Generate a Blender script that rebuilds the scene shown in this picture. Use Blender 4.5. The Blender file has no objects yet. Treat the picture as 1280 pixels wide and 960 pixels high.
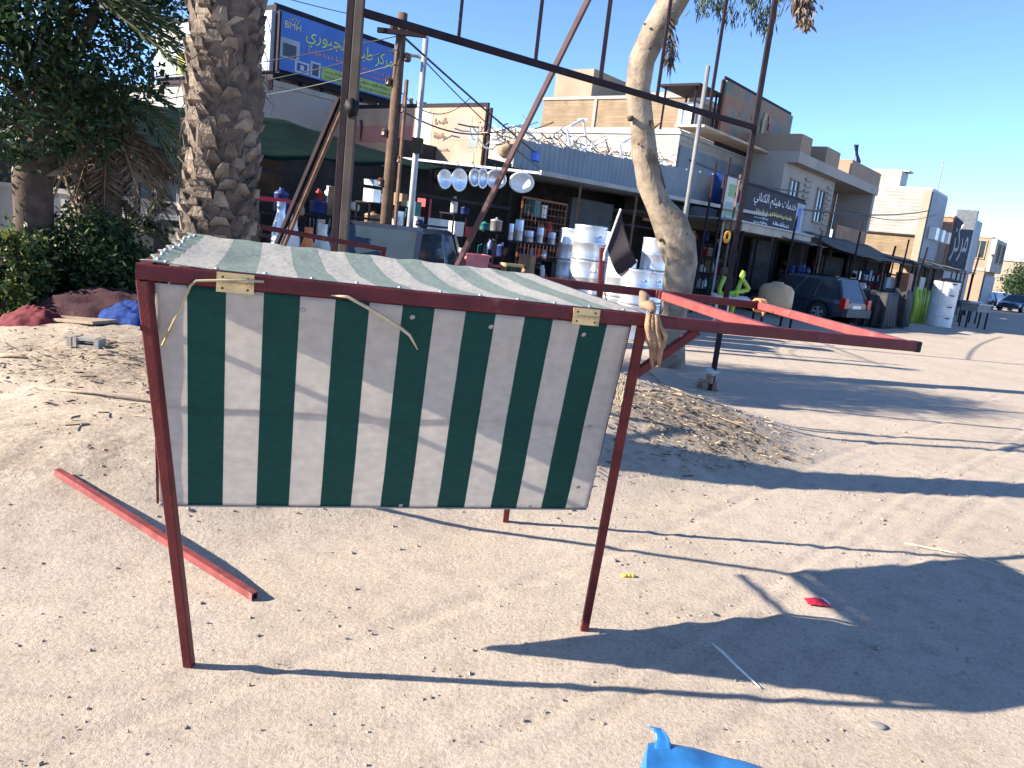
import bpy, math, random
import numpy as np
from mathutils import Vector, Matrix, noise
R = math.radians
random.seed(7); rng = np.random.default_rng(7)
SC = bpy.context.scene
COL = SC.collection
V = Vector

# ------------------------------------------------------------------ camera
F = 961.0; CAMH = 1.7; PITCH = R(11.0); ROLL = R(6.6)
_f = V((0, math.cos(PITCH), -math.sin(PITCH))); _u0 = V((0, math.sin(PITCH), math.cos(PITCH))); _r0 = V((1, 0, 0))
CR = _r0 * math.cos(ROLL) + _u0 * math.sin(ROLL)
CU = _u0 * math.cos(ROLL) - _r0 * math.sin(ROLL)
EYE = V((0, 0, CAMH))
def ray(x, y): return _f + CR * ((x - 640) / F) + CU * ((480 - y) / F)
def atY(x, y, D):
    d = ray(x, y); return EYE + d * (D / d.y)
def atZ(x, y, z):
    d = ray(x, y); return EYE + d * ((z - CAMH) / d.z)
cam_d = bpy.data.cameras.new('camera'); cam = bpy.data.objects.new('camera', cam_d); COL.objects.link(cam)
cam_d.sensor_width = 36; cam_d.lens = F / 1280 * 36; cam_d.clip_start = 0.05; cam_d.clip_end = 3000
M = Matrix((CR, CU, -_f)).transposed().to_4x4(); M.translation = EYE; cam.matrix_world = M
SC.camera = cam

# street frame: axis ST runs away down the road, NT points from the shops to the road
AZ = R(38); ST = V((math.sin(AZ), math.cos(AZ), 0)); NT = V((math.cos(AZ), -math.sin(AZ), 0)); UP = V((0, 0, 1))
def sp(u, c, z=0): return ST * u + NT * c + V((0, 0, z))
def hit(x, y, c):
    d = ray(x, y); return EYE + d * ((c - EYE.dot(NT)) / d.dot(NT))
def hu(x, c, y=300): return hit(x, y, c).dot(ST)

# ------------------------------------------------------------------ ground height
def sstep(a, b, x):
    t = min(1.0, max(0.0, (x - a) / (b - a))); return t * t * (3 - 2 * t)
def gbase(x, y):
    a = (x + 2) * 0.81 + (y - 5.2) * 0.586
    q = -(x + 2) * 0.586 + (y - 5.2) * 0.81
    h = 0.37 * sstep(-1.95, -0.4, q) * (1 - sstep(3.2, 6.2, q)) * (1 - sstep(3.9, 6.1, a))
    h *= 1 - 0.8 * sstep(0.2, 2.6, -a)
    return h
def gz(x, y, fine=True):
    h = gbase(x, y)
    if fine and -14 < x < 16 and y < 24:
        rough = 0.35 + 1.6 * min(1, h * 2.6)
        h += 0.016 * rough * noise.noise((x * 1.1, y * 1.1, 0)) + 0.012 * rough * noise.noise((x * 3.1, y * 3.1, 4)) + 0.007 * rough * noise.noise((x * 8, y * 8, 9))
    return h
def ghit(x, y):
    d = ray(x, y); t = 0.5; dt = 0.02
    while t < 400:
        p = EYE + d * t
        if p.z <= gz(p.x, p.y): break
        t += dt
        if t > 30: dt = 0.3
    return V((p.x, p.y, gz(p.x, p.y)))

# ------------------------------------------------------------------ materials
MATS = {}
def nd(nt, t, **k):
    n = nt.nodes.new(t)
    for a, b in k.items():
        if hasattr(n, a): setattr(n, a, b)
        else: n.inputs[a].default_value = b
    return n
def mat(name, col, rough=0.7, metal=0.0, var=0.25, scale=6.0, bump=0.0, bscale=40.0, dirt=None, dirt_amt=0.0, spec=0.5, coat=0.0, transl=0.0):
    if name in MATS: return MATS[name]
    m = bpy.data.materials.new(name); m.use_nodes = True; nt = m.node_tree; nt.nodes.clear()
    L = nt.links.new
    out = nd(nt, 'ShaderNodeOutputMaterial'); b = nd(nt, 'ShaderNodeBsdfPrincipled')
    b.inputs['Roughness'].default_value = rough; b.inputs['Metallic'].default_value = metal
    b.inputs['Specular IOR Level'].default_value = spec; b.inputs['Coat Weight'].default_value = coat
    tc = nd(nt, 'ShaderNodeTexCoord')
    n1 = nd(nt, 'ShaderNodeTexNoise'); n1.inputs['Scale'].default_value = scale; n1.inputs['Detail'].default_value = 5
    L(tc.outputs['Object'], n1.inputs['Vector'])
    rp = nd(nt, 'ShaderNodeValToRGB')
    c = V(col); lo = c * (1 - var); hi = c * (1 + var)
    rp.color_ramp.elements[0].position = 0.3; rp.color_ramp.elements[1].position = 0.7
    rp.color_ramp.elements[0].color = (*[min(1, v) for v in lo], 1); rp.color_ramp.elements[1].color = (*[min(1, v) for v in hi], 1)
    L(n1.outputs['Fac'], rp.inputs['Fac']); cs = rp.outputs['Color']
    if dirt:
        n2 = nd(nt, 'ShaderNodeTexNoise'); n2.inputs['Scale'].default_value = scale * 0.6; n2.inputs['Detail'].default_value = 8; n2.inputs['Roughness'].default_value = 0.7
        L(tc.outputs['Object'], n2.inputs['Vector'])
        r2 = nd(nt, 'ShaderNodeValToRGB'); r2.color_ramp.elements[0].position = 0.62 - 0.25 * dirt_amt; r2.color_ramp.elements[1].position = 0.75 - 0.2 * dirt_amt
        L(n2.outputs['Fac'], r2.inputs['Fac'])
        mx = nd(nt, 'ShaderNodeMix', data_type='RGBA'); mx.inputs[7].default_value = (*dirt, 1)
        L(r2.outputs['Color'], mx.inputs[0]); L(cs, mx.inputs[6]); cs = mx.outputs[2]
    L(cs, b.inputs['Base Color'])
    if bump > 0:
        n3 = nd(nt, 'ShaderNodeTexNoise'); n3.inputs['Scale'].default_value = bscale; n3.inputs['Detail'].default_value = 4
        L(tc.outputs['Object'], n3.inputs['Vector'])
        bp = nd(nt, 'ShaderNodeBump'); bp.inputs['Strength'].default_value = bump; bp.inputs['Distance'].default_value = 0.02
        L(n3.outputs['Fac'], bp.inputs['Height']); L(bp.outputs['Normal'], b.inputs['Normal'])
    if transl > 0:
        tr = nd(nt, 'ShaderNodeBsdfTranslucent'); L(cs, tr.inputs['Color'])
        ms = nd(nt, 'ShaderNodeMixShader'); ms.inputs[0].default_value = transl
        L(b.outputs[0], ms.inputs[1]); L(tr.outputs[0], ms.inputs[2]); L(ms.outputs[0], out.inputs['Surface'])
    else:
        L(b.outputs[0], out.inputs['Surface'])
    MATS[name] = m; return m
def pattern_mat(name, kind, c1, c2, scale=(1, 1), rough=0.8, mort=0.02, axis=None, bump=0.3, metal=0.0):
    """brick courses, or corrugation waves, laid along the wall (object x or y) and z"""
    if name in MATS: return MATS[name]
    m = mat(name, c1, rough, metal, 0.18, 1.5, dirt=tuple(v * 0.6 for v in c1), dirt_amt=0.15); nt = m.node_tree; L = nt.links.new
    b = [n for n in nt.nodes if n.type == 'BSDF_PRINCIPLED'][0]
    cs = b.inputs['Base Color'].links[0].from_socket
    tc = nd(nt, 'ShaderNodeTexCoord'); sx = nd(nt, 'ShaderNodeSeparateXYZ'); L(tc.outputs['Object'], sx.inputs[0])
    ad = nd(nt, 'ShaderNodeVectorMath', operation='DOT_PRODUCT'); ad.inputs[1].default_value = axis or (0.7, 0.7, 0)
    L(tc.outputs['Object'], ad.inputs[0])
    cb = nd(nt, 'ShaderNodeCombineXYZ'); L(ad.outputs['Value'], cb.inputs[0]); L(sx.outputs['Z'], cb.inputs[1])
    bp = nd(nt, 'ShaderNodeBump'); bp.inputs['Strength'].default_value = bump; bp.inputs['Distance'].default_value = 0.03
    if kind == 'brick':
        br = nd(nt, 'ShaderNodeTexBrick'); br.inputs['Scale'].default_value = 1
        br.inputs['Brick Width'].default_value = scale[0]; br.inputs['Row Height'].default_value = scale[1]; br.inputs['Mortar Size'].default_value = mort
        br.inputs['Color1'].default_value = (1, 1, 1, 1); br.inputs['Color2'].default_value = (0.82, 0.8, 0.78, 1); br.inputs['Mortar'].default_value = (*c2, 1)
        L(cb.outputs[0], br.inputs['Vector'])
        mx = nd(nt, 'ShaderNodeMix', data_type='RGBA', blend_type='MULTIPLY'); mx.inputs[0].default_value = 1
        L(cs, mx.inputs[6]); L(br.outputs['Color'], mx.inputs[7]); L(mx.outputs[2], b.inputs['Base Color'])
        iv = nd(nt, 'ShaderNodeMath', operation='SUBTRACT'); iv.inputs[0].default_value = 1; L(br.outputs['Fac'], iv.inputs[1]); L(iv.outputs[0], bp.inputs['Height'])
    else:
        wv = nd(nt, 'ShaderNodeTexWave', wave_type='BANDS', bands_direction='X' if kind == 'ribx' else 'Y'); wv.inputs['Scale'].default_value = scale[0]; wv.inputs['Distortion'].default_value = 0
        L(cb.outputs[0], wv.inputs['Vector']); L(wv.outputs['Fac'], bp.inputs['Height'])
    L(bp.outputs['Normal'], b.inputs['Normal']); return m

def stripes_mat(name, ca, cb_, edges0, period, transl, wear=0.15):
    """two-colour woven stripes by the mesh's UV u (in metres)"""
    m = bpy.data.materials.new(name); m.use_nodes = True; nt = m.node_tree; nt.nodes.clear(); L = nt.links.new
    out = nd(nt, 'ShaderNodeOutputMaterial'); b = nd(nt, 'ShaderNodeBsdfPrincipled'); b.inputs['Roughness'].default_value = 0.55; b.inputs['Specular IOR Level'].default_value = 0.3
    uv = nd(nt, 'ShaderNodeUVMap'); sx = nd(nt, 'ShaderNodeSeparateXYZ'); L(uv.outputs[0], sx.inputs[0])
    a = nd(nt, 'ShaderNodeMath', operation='SUBTRACT'); L(sx.outputs[0], a.inputs[0]); a.inputs[1].default_value = edges0
    d = nd(nt, 'ShaderNodeMath', operation='DIVIDE'); L(a.outputs[0], d.inputs[0]); d.inputs[1].default_value = period
    fl = nd(nt, 'ShaderNodeMath', operation='FLOORED_MODULO'); L(d.outputs[0], fl.inputs[0]); fl.inputs[1].default_value = 1
    lt = nd(nt, 'ShaderNodeMath', operation='LESS_THAN'); L(fl.outputs[0], lt.inputs[0]); lt.inputs[1].default_value = 0.5
    ns = nd(nt, 'ShaderNodeTexNoise'); ns.inputs['Scale'].default_value = 5; ns.inputs['Detail'].default_value = 8; L(uv.outputs[0], ns.inputs['Vector'])
    mp = nd(nt, 'ShaderNodeMapRange'); mp.inputs['From Min'].default_value = 0.3; mp.inputs['From Max'].default_value = 0.7; mp.inputs['To Min'].default_value = 1 - wear; mp.inputs['To Max'].default_value = 1.0
    L(ns.outputs['Fac'], mp.inputs['Value'])
    mx = nd(nt, 'ShaderNodeMix', data_type='RGBA'); mx.inputs[6].default_value = (*cb_, 1); mx.inputs[7].default_value = (*ca, 1); L(lt.outputs[0], mx.inputs[0])
    mu = nd(nt, 'ShaderNodeMix', data_type='RGBA', blend_type='MULTIPLY'); mu.inputs[0].default_value = 1; L(mx.outputs[2], mu.inputs[6]); L(mp.outputs[0], mu.inputs[7])
    # fine dust specks
    n2 = nd(nt, 'ShaderNodeTexNoise'); n2.inputs['Scale'].default_value = 60; n2.inputs['Detail'].default_value = 3; L(uv.outputs[0], n2.inputs['Vector'])
    r2 = nd(nt, 'ShaderNodeValToRGB'); r2.color_ramp.elements[0].position = 0.68; r2.color_ramp.elements[1].position = 0.8; L(n2.outputs['Fac'], r2.inputs['Fac'])
    m3 = nd(nt, 'ShaderNodeMix', data_type='RGBA'); m3.inputs[7].default_value = (0.3, 0.27, 0.22, 1)
    k = nd(nt, 'ShaderNodeMath', operation='MULTIPLY'); L(r2.outputs['Color'], k.inputs[0]); k.inputs[1].default_value = 0.5; L(k.outputs[0], m3.inputs[0]); L(mu.outputs[2], m3.inputs[6])
    L(m3.outputs[2], b.inputs['Base Color'])
    wv = nd(nt, 'ShaderNodeTexWave'); wv.inputs['Scale'].default_value = 160; L(uv.outputs[0], wv.inputs['Vector'])
    n4 = nd(nt, 'ShaderNodeTexNoise'); n4.inputs['Scale'].default_value = 9; n4.inputs['Detail'].default_value = 2; L(uv.outputs[0], n4.inputs['Vector'])
    b0 = nd(nt, 'ShaderNodeBump'); b0.inputs['Strength'].default_value = 0.25; b0.inputs['Distance'].default_value = 0.02; L(n4.outputs['Fac'], b0.inputs['Height'])
    bp = nd(nt, 'ShaderNodeBump'); bp.inputs['Strength'].default_value = 0.05; bp.inputs['Distance'].default_value = 0.002; L(wv.outputs['Fac'], bp.inputs['Height']); L(b0.outputs[0], bp.inputs['Normal']); L(bp.outputs[0], b.inputs['Normal'])
    tr = nd(nt, 'ShaderNodeBsdfTranslucent'); L(m3.outputs[2], tr.inputs['Color'])
    ms = nd(nt, 'ShaderNodeMixShader'); ms.inputs[0].default_value = transl; L(b.outputs[0], ms.inputs[1]); L(tr.outputs[0], ms.inputs[2]); L(ms.outputs[0], out.inputs['Surface'])
    return m

RED = mat('red_oxide_paint', (0.098, 0.012, 0.014), 0.55, 0, 0.3, 14, 0.1, 90, dirt=(0.16, 0.075, 0.06), dirt_amt=0.05, spec=0.3)
REDL = mat('sunlit_red_paint', (0.235, 0.052, 0.048), 0.55, 0, 0.25, 14, 0.1, 90, dirt=(0.36, 0.19, 0.16), dirt_amt=0.15)  # paler red for sunlit bars: the sunshine is put into the colour
DKSTEEL = mat('dark_painted_steel', (0.02, 0.0125, 0.0165), 0.75, 0.0, 0.3, 8, 0.1, 60, spec=.2, dirt=(0.05, 0.03, 0.024), dirt_amt=0.1)
GALV = mat('galvanised_steel', (0.3, 0.31, 0.32), 0.5, 0.5, 0.15, 6, 0.05, 60)
RUST = mat('rusty_steel', (0.17, 0.095, 0.06), 0.8, 0.2, 0.4, 8, 0.2, 60)
BRASS = mat('brass_hinge', (0.62, 0.43, 0.2), 0.45, 0.6, 0.2, 20, dirt=(0.2, 0.13, 0.08), dirt_amt=0.2)
BLACK = mat('black_plastic', (0.006, 0.006, 0.007), 0.6, 0, 0.2, spec=0.2)
WHITE = mat('white_enamel', (0.75, 0.75, 0.73), 0.35, 0, 0.05, 3, dirt=(0.5, 0.47, 0.42), dirt_amt=0.0)
ALU = mat('aluminium_sheet', (0.66, 0.67, 0.68), 0.38, 0.75, 0.12, 5, 0.06, 12)
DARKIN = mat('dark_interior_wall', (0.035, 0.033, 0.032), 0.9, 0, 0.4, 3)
CONC = mat('concrete', (0.30, 0.275, 0.24), 0.9, 0, 0.15, 2, 0.2, 30, dirt=(0.17, 0.15, 0.13), dirt_amt=0.15)
GLASSD = mat('dark_window_glass', (0.03, 0.045, 0.055), 0.08, 0, 0.2, 2, spec=0.8)
RUBBER = mat('tyre_rubber', (0.02, 0.02, 0.021), 0.85, 0, 0.2)
WOOD = mat('weathered_wood', (0.27, 0.2, 0.14), 0.85, 0, 0.3, 9, 0.25, 50)

# ------------------------------------------------------------------ mesh builder
ORG = {}
def link(o): COL.objects.link(o); return o
def props(o, label=None, cat=None, group=None, kind=None):
    if label: o['label'] = label
    if cat: o['category'] = cat
    if group: o['group'] = group
    if kind: o['kind'] = kind
    return o
def thing(name, label, cat, loc=(0, 0, 0), group=None):
    o = link(bpy.data.objects.new(name, None)); o.location = loc; o.empty_display_size = 0.2
    ORG[o.name] = V(loc); return props(o, label, cat, group, 'thing')
class MB:
    def __init__(s): s.v = []; s.f = []; s.m = []; s.uv = None; s.mi = 0
    def add(s, vs, fs):
        k = len(s.v); s.v += [V(p) for p in vs]; s.f += [[i + k for i in f] for f in fs]; s.m += [s.mi] * len(fs); return s
    def obox(s, c, ax, ay, az):
        c = V(c); P = [c + ax * i + ay * j + az * k for k in (-1, 1) for j in (-1, 1) for i in (-1, 1)]
        return s.add(P, [(0, 2, 3, 1), (4, 5, 7, 6), (0, 1, 5, 4), (2, 6, 7, 3), (0, 4, 6, 2), (1, 3, 7, 5)])
    def box(s, c, dx, dy, dz, rz=0.0):
        a = V((math.cos(rz), math.sin(rz), 0)); b = V((-math.sin(rz), math.cos(rz), 0))
        return s.obox(c, a * dx / 2, b * dy / 2, UP * dz / 2)
    def sbox(s, u0, u1, c0, c1, z0, z1):      # box in street coordinates
        return s.obox(sp((u0 + u1) / 2, (c0 + c1) / 2, (z0 + z1) / 2), ST * (u1 - u0) / 2, NT * (c1 - c0) / 2, UP * (z1 - z0) / 2)
    def beam(s, p, q, w, h=None, up=UP, bev=0.0):
        h = h or w; p = V(p); q = V(q); d = (q - p).normalized(); r = d.cross(up)
        if r.length < 1e-4: r = d.cross(V((0, 1, 0)))
        r.normalize(); t = r.cross(d); c = bev
        pr = [(-w / 2 + c, -h / 2), (w / 2 - c, -h / 2), (w / 2, -h / 2 + c), (w / 2, h / 2 - c), (w / 2 - c, h / 2), (-w / 2 + c, h / 2), (-w / 2, h / 2 - c), (-w / 2, -h / 2 + c)] if c else [(-w / 2, -h / 2), (w / 2, -h / 2), (w / 2, h / 2), (-w / 2, h / 2)]
        n = len(pr); vs = [p + r * a + t * b for a, b in pr] + [q + r * a + t * b for a, b in pr]
        return s.add(vs, [[i, (i + 1) % n, n + (i + 1) % n, n + i] for i in range(n)] + [list(range(n))[::-1], list(range(n, 2 * n))])
    def tube(s, pts, rad, n=8, cap=True, jit=0.0):
        pts = [V(p) for p in pts]; rad = rad if hasattr(rad, '__len__') else [rad] * len(pts)
        k0 = len(s.v); prev = None
        for i, p in enumerate(pts):
            d = (pts[min(i + 1, len(pts) - 1)] - pts[max(i - 1, 0)]).normalized()
            if prev is None:
                r = d.cross(V((0.3, 0.9, 0.1)));
                if r.length < 1e-3: r = d.cross(V((1, 0, 0)))
            else: r = prev - d * prev.dot(d)
            r.normalize(); prev = r; t = d.cross(r)
            for j in range(n):
                a = 2 * math.pi * j / n; rr = rad[i] * (1 + (jit * noise.noise(p * 3 + V((math.cos(a), math.sin(a), 0)) * 1.5) if jit else 0))
                s.v.append(p + (r * math.cos(a) + t * math.sin(a)) * rr)
        m = len(pts)
        fs = [[k0 + i * n + j, k0 + i * n + (j + 1) % n, k0 + (i + 1) * n + (j + 1) % n, k0 + (i + 1) * n + j] for i in range(m - 1) for j in range(n)]
        if cap: fs += [[k0 + j for j in range(n)][::-1], [k0 + (m - 1) * n + j for j in range(n)]]
        s.f += fs; s.m += [s.mi] * len(fs); return s
    def lathe(s, c, prof, n=20, ax=None):      # prof: (radius, height)
        c = V(c); d = ax or UP; r = V((1, 0, 0)) if abs(d.x) < 0.9 else V((0, 1, 0)); r = (r - d * r.dot(d)).normalized(); t = d.cross(r)
        k0 = len(s.v)
        for (rr, h) in prof:
            for j in range(n):
                a = 2 * math.pi * j / n; s.v.append(c + d * h + (r * math.cos(a) + t * math.sin(a)) * rr)
        m = len(prof)
        fs = [[k0 + i * n + j, k0 + i * n + (j + 1) % n, k0 + (i + 1) * n + (j + 1) % n, k0 + (i + 1) * n + j] for i in range(m - 1) for j in range(n)]
        fs += [[k0 + j for j in range(n)][::-1], [k0 + (m - 1) * n + j for j in range(n)]]
        s.f += fs; s.m += [s.mi] * len(fs); return s
    def prism(s, poly, off):                   # polygon (3-D points) pushed along off
        poly = [V(p) for p in poly]; n = len(poly); off = V(off)
        return s.add(poly + [p + off for p in poly], [list(range(n))[::-1], list(range(n, 2 * n))] + [[i, (i + 1) % n, n + (i + 1) % n, n + i] for i in range(n)])
    def blob(s, c, rx, ry, rz, seed=0, amp=0.25, n=10, m=7, fr=2.0):
        c = V(c); k0 = len(s.v)
        for i in range(m + 1):
            th = math.pi * i / m
            for j in range(n):
                a = 2 * math.pi * j / n; d = V((math.sin(th) * math.cos(a), math.sin(th) * math.sin(a), math.cos(th)))
                k = 1 + amp * noise.noise(d * fr + V((seed * 7.3, seed * 1.7, 0)))
                s.v.append(c + V((d.x * rx, d.y * ry, d.z * rz)) * k)
        fs = [[k0 + i * n + j, k0 + (i + 1) * n + j, k0 + (i + 1) * n + (j + 1) % n, k0 + i * n + (j + 1) % n] for i in range(m) for j in range(n)]
        s.f += fs; s.m += [s.mi] * len(fs); return s
    def build(s, name, mats, parent=None, smooth=False, origin=None):
        o0 = V(origin) if origin is not None else V((0, 0, 0))
        if parent is not None: o0 = ORG.get(parent.name, V((0, 0, 0)))
        elif origin is None and s.v:
            a = np.array([tuple(v) for v in s.v]); o0 = V(((a[:, 0].min() + a[:, 0].max()) / 2, (a[:, 1].min() + a[:, 1].max()) / 2, a[:, 2].min()))
        me = bpy.data.meshes.new(name); me.from_pydata([tuple(v - o0) for v in s.v], [], s.f); 
        for mm in (mats if isinstance(mats, (list, tuple)) else [mats]): me.materials.append(mm)
        if any(s.m): me.polygons.foreach_set('material_index', s.m)
        if smooth: me.polygons.foreach_set('use_smooth', [True] * len(s.f))
        me.update()
        o = link(bpy.data.objects.new(name, me))
        if parent is not None: o.parent = parent
        else: o.location = o0
        ORG[o.name] = o0
        return o
def single(mb, name, m, label, cat, group=None, smooth=False, kind=None):
    return props(mb.build(name, m, smooth=smooth), label, cat, group, kind or 'thing')
def grid_sheet(name, fn, nu, nv, m, parent=None, thick=0.0, usize=1.0, vsize=1.0):
    """cloth-like sheet; fn(a,b) for a,b in 0..1; UV u in metres"""
    mb = MB()
    vs = [fn(i / nu, j / nv) for j in range(nv + 1) for i in range(nu + 1)]
    mb.add(vs, [[j * (nu + 1) + i, j * (nu + 1) + i + 1, (j + 1) * (nu + 1) + i + 1, (j + 1) * (nu + 1) + i] for j in range(nv) for i in range(nu)])
    o = mb.build(name, m, parent, smooth=True)
    uvl = o.data.uv_layers.new(name='UVMap')
    for lp in o.data.loops:
        k = lp.vertex_index; uvl.data[lp.index].uv = ((k % (nu + 1)) / nu * usize, (k // (nu + 1)) / nv * vsize)
    if thick:
        md = o.modifiers.new('solid', 'SOLIDIFY'); md.thickness = thick; md.offset = 0
    return o
def copy_tree(o, parent=None):
    c = o.copy(); link(c)
    if parent is not None: c.parent = parent
    for ch in list(o.children): copy_tree(ch, c)
    return c

# ------------------------------------------------------------------ lettering
AR = {'ا': (0xFE8D, 0xFE8E, 0, 0), 'ب': (0xFE8F, 0xFE90, 0xFE91, 0xFE92), 'ت': (0xFE95, 0xFE96, 0xFE97, 0xFE98), 'ث': (0xFE99, 0xFE9A, 0xFE9B, 0xFE9C),
      'ج': (0xFE9D, 0xFE9E, 0xFE9F, 0xFEA0), 'خ': (0xFEA5, 0xFEA6, 0xFEA7, 0xFEA8), 'د': (0xFEA9, 0xFEAA, 0, 0), 'ر': (0xFEAD, 0xFEAE, 0, 0), 'ز': (0xFEAF, 0xFEB0, 0, 0),
      'ط': (0xFEC1, 0xFEC2, 0xFEC3, 0xFEC4), 'ك': (0xFED9, 0xFEDA, 0xFEDB, 0xFEDC), 'ل': (0xFEDD, 0xFEDE, 0xFEDF, 0xFEE0), 'م': (0xFEE1, 0xFEE2, 0xFEE3, 0xFEE4),
      'ن': (0xFEE5, 0xFEE6, 0xFEE7, 0xFEE8), 'ه': (0xFEE9, 0xFEEA, 0xFEEB, 0xFEEC), 'و': (0xFEED, 0xFEEE, 0, 0), 'ي': (0xFEF1, 0xFEF2, 0xFEF3, 0xFEF4)}
def shape_ar(t):
    o = []
    for i, c in enumerate(t):
        if c not in AR: o.append(c); continue
        pj = i > 0 and t[i - 1] in AR and AR[t[i - 1]][2] != 0
        nj = i + 1 < len(t) and t[i + 1] in AR and AR[c][2] != 0
        o.append(chr(AR[c][3 if pj and nj else 1 if pj else 2 if nj else 0]))
    return ''.join(o[::-1])
def text_into(mb, body, o, right, up, w=None, h=None, out=None, depth=0.02):
    """lettering from the built-in font laid on a board: o is its lower-left corner"""
    cu = bpy.data.curves.new('lettering', 'FONT'); cu.body = body; cu.extrude = 0.0
    ob = link(bpy.data.objects.new('lettering', cu)); dg = bpy.context.evaluated_depsgraph_get(); dg.update()
    me = bpy.data.meshes.new_from_object(ob.evaluated_get(dg))
    bpy.data.objects.remove(ob); bpy.data.curves.remove(cu)
    if not me.vertices: return
    P = np.array([v.co[:2] for v in me.vertices]); lo = P.min(0); sz = P.max(0) - lo
    kx = w / sz[0] if w else h / sz[1]; ky = h / sz[1] if h else kx
    n = right.cross(up).normalized() if out is None else out
    mb.add([V(o) + right * ((p[0] - lo[0]) * kx) + up * ((p[1] - lo[1]) * ky) + n * depth for p in P], [list(f.vertices) for f in me.polygons])
    bpy.data.meshes.remove(me)
def scrawl(mb, o, right, up, w, h, n, out, depth=0.02, seed=0):
    """a line of lettering too small to read in the photo: short uneven strokes"""
    r = random.Random(seed); x = 0
    while x < w:
        k = w / n * r.uniform(0.5, 1.3); hh = h * r.uniform(0.35, 1); y = h * r.uniform(0, 0.3)
        a = V(o) + right * x + up * y + out * depth
        mb.add([a, a + right * k * 0.75, a + right * k * 0.75 + up * hh * 0.35, a + right * k * 0.3 + up * hh * 0.45, a + right * k * 0.3 + up * hh, a + up * hh * 0.9], [(0, 1, 2, 3, 4, 5)])
        x += k

# ------------------------------------------------------------------ world and sun
SAZ = 13.0; SEL = 24.8
w = bpy.data.worlds.new('World'); SC.world = w; w.use_nodes = True; nt = w.node_tree
sky = nt.nodes.new('ShaderNodeTexSky'); sky.sky_type = 'NISHITA'; sky.sun_disc = False
sky.sun_elevation = R(SEL); sky.sun_rotation = R(257); sky.altitude = 50; sky.air_density = 0.42; sky.dust_density = 0.0; sky.ozone_density = 4.0
bg = nt.nodes['Background']; bg.inputs[1].default_value = 0.15; nt.links.new(sky.outputs[0], bg.inputs[0])
sl = bpy.data.lights.new('sun', 'SUN'); sl.energy = 5.0; sl.angle = R(0.5); sl.color = (1, 0.91, 0.78)
so = link(bpy.data.objects.new('sun', sl))
sd = V((math.cos(R(SAZ)) * math.cos(R(SEL)), math.sin(R(SAZ)) * math.cos(R(SEL)), -math.sin(R(SEL))))
so.rotation_euler = sd.to_track_quat('-Z', 'Y').to_euler(); so.location = (-20, -5, 30)
SC.view_settings.view_transform = 'Standard'; SC.view_settings.look = 'None'; SC.view_settings.exposure = 1.58; SC.view_settings.gamma = 1
SC.render.engine = 'CYCLES'; SC.cycles.use_denoising = True; SC.cycles.max_bounces = 7; SC.cycles.transparent_max_bounces = 8
SC.cycles.sample_clamp_indirect = 6
def proj(P):
    v = V(P) - EYE; k = v.dot(_f); return 640 + F * v.dot(CR) / k, 480 - F * v.dot(CU) / k
def at_x(p, d, px):                            # point on the line p + d*t seen in pixel column px
    lo, hi = -6.0, 12.0
    for _ in range(60):
        m_ = (lo + hi) / 2
        if proj(p + d * m_)[0] < px: lo = m_
        else: hi = m_
    return p + d * lo

# ------------------------------------------------------------------ ground
def axis(lo, hi, step, far):
    a = list(np.arange(lo, hi + 1e-6, step)); st = step; x = hi; out = []
    while x < far: st *= 1.35; x += st; out.append(x)
    return a, out
ax_, farx = axis(-8, 8, 0.05, 900); xs = [-v for v in farx[::-1]] + ax_ + farx
ay_, fary = axis(0.8, 14, 0.045, 1200); _, nearY = axis(0, 0, 0.1, 40); ys = [0.8 - v for v in nearY[::-1]] + ay_ + fary
TRK = V((0.66, 0.75, 0)); TRP = V((0.75, -0.66, 0))
def tracks(x, y):
    """pressed wheel tracks crossing the dirt"""
    h = 0; p = x * TRP.x + y * TRP.y; a = x * TRK.x + y * TRK.y
    for c, wd in ((-1.50, 0.035), (-1.36, 0.03), (-1.02, 0.05), (-2.25, 0.04)):
        q = (p - c - 0.05 * math.sin(a * 0.9 + c)) / wd
        if abs(q) < 3: h -= (0.011 * math.exp(-q * q)) * (.7 + .3 * math.sin(a * 95 + 3 * q)) - 0.006 * math.exp(-(abs(q) - 1.6) ** 2 * 3)
    return h
gv = []; hum = []
for y in ys:
    for x in xs:
        z = gz(x, y); near = -8 < x < 8 and 0.8 < y < 14
        if near: z += tracks(x, y) + 0.0045 * noise.noise((x * 17, y * 17, 2)) + 0.010 * max(0, noise.noise((x * 13, y * 13, 7)) - 0.25)
        gv.append((x, y, z))
        b = gbase(x, y); t = 0
        if near:
            t = sstep(0.02, 0.3, b) * (0.55 + 0.6 * noise.noise((x * 0.9, y * 0.9, 3)) + 0.3 * noise.noise((x * 4, y * 4, 5)))
            t += 1.3 * sstep(1.2, 0.1, math.hypot((x + 3.0) / 1.3, (y - 6.0) / 0.8)) + 1.1 * sstep(1.2, 0.2, math.hypot((x - 1.7) / 1.0, (y - 6.7) / .8))
        hum.append(min(1, max(0, t)))
nx, ny = len(xs), len(ys)
me = bpy.data.meshes.new('ground')
me.from_pydata(gv, [], [(j * nx + i, j * nx + i + 1, (j + 1) * nx + i + 1, (j + 1) * nx + i) for j in range(ny - 1) for i in range(nx - 1)])
at = me.attributes.new('humus', 'FLOAT', 'POINT'); at.data.foreach_set('value', hum)
me.polygons.foreach_set('use_smooth', [True] * len(me.polygons))
gr = link(bpy.data.objects.new('ground', me)); gr['kind'] = 'structure'
m = bpy.data.materials.new('dusty_earth'); m.use_nodes = True; nt = m.node_tree; L = nt.links.new; b = nt.nodes['Principled BSDF']; b.inputs['Roughness'].default_value = 0.95; b.inputs['Specular IOR Level'].default_value = 0.15
tc = nd(nt, 'ShaderNodeTexCoord')
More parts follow.
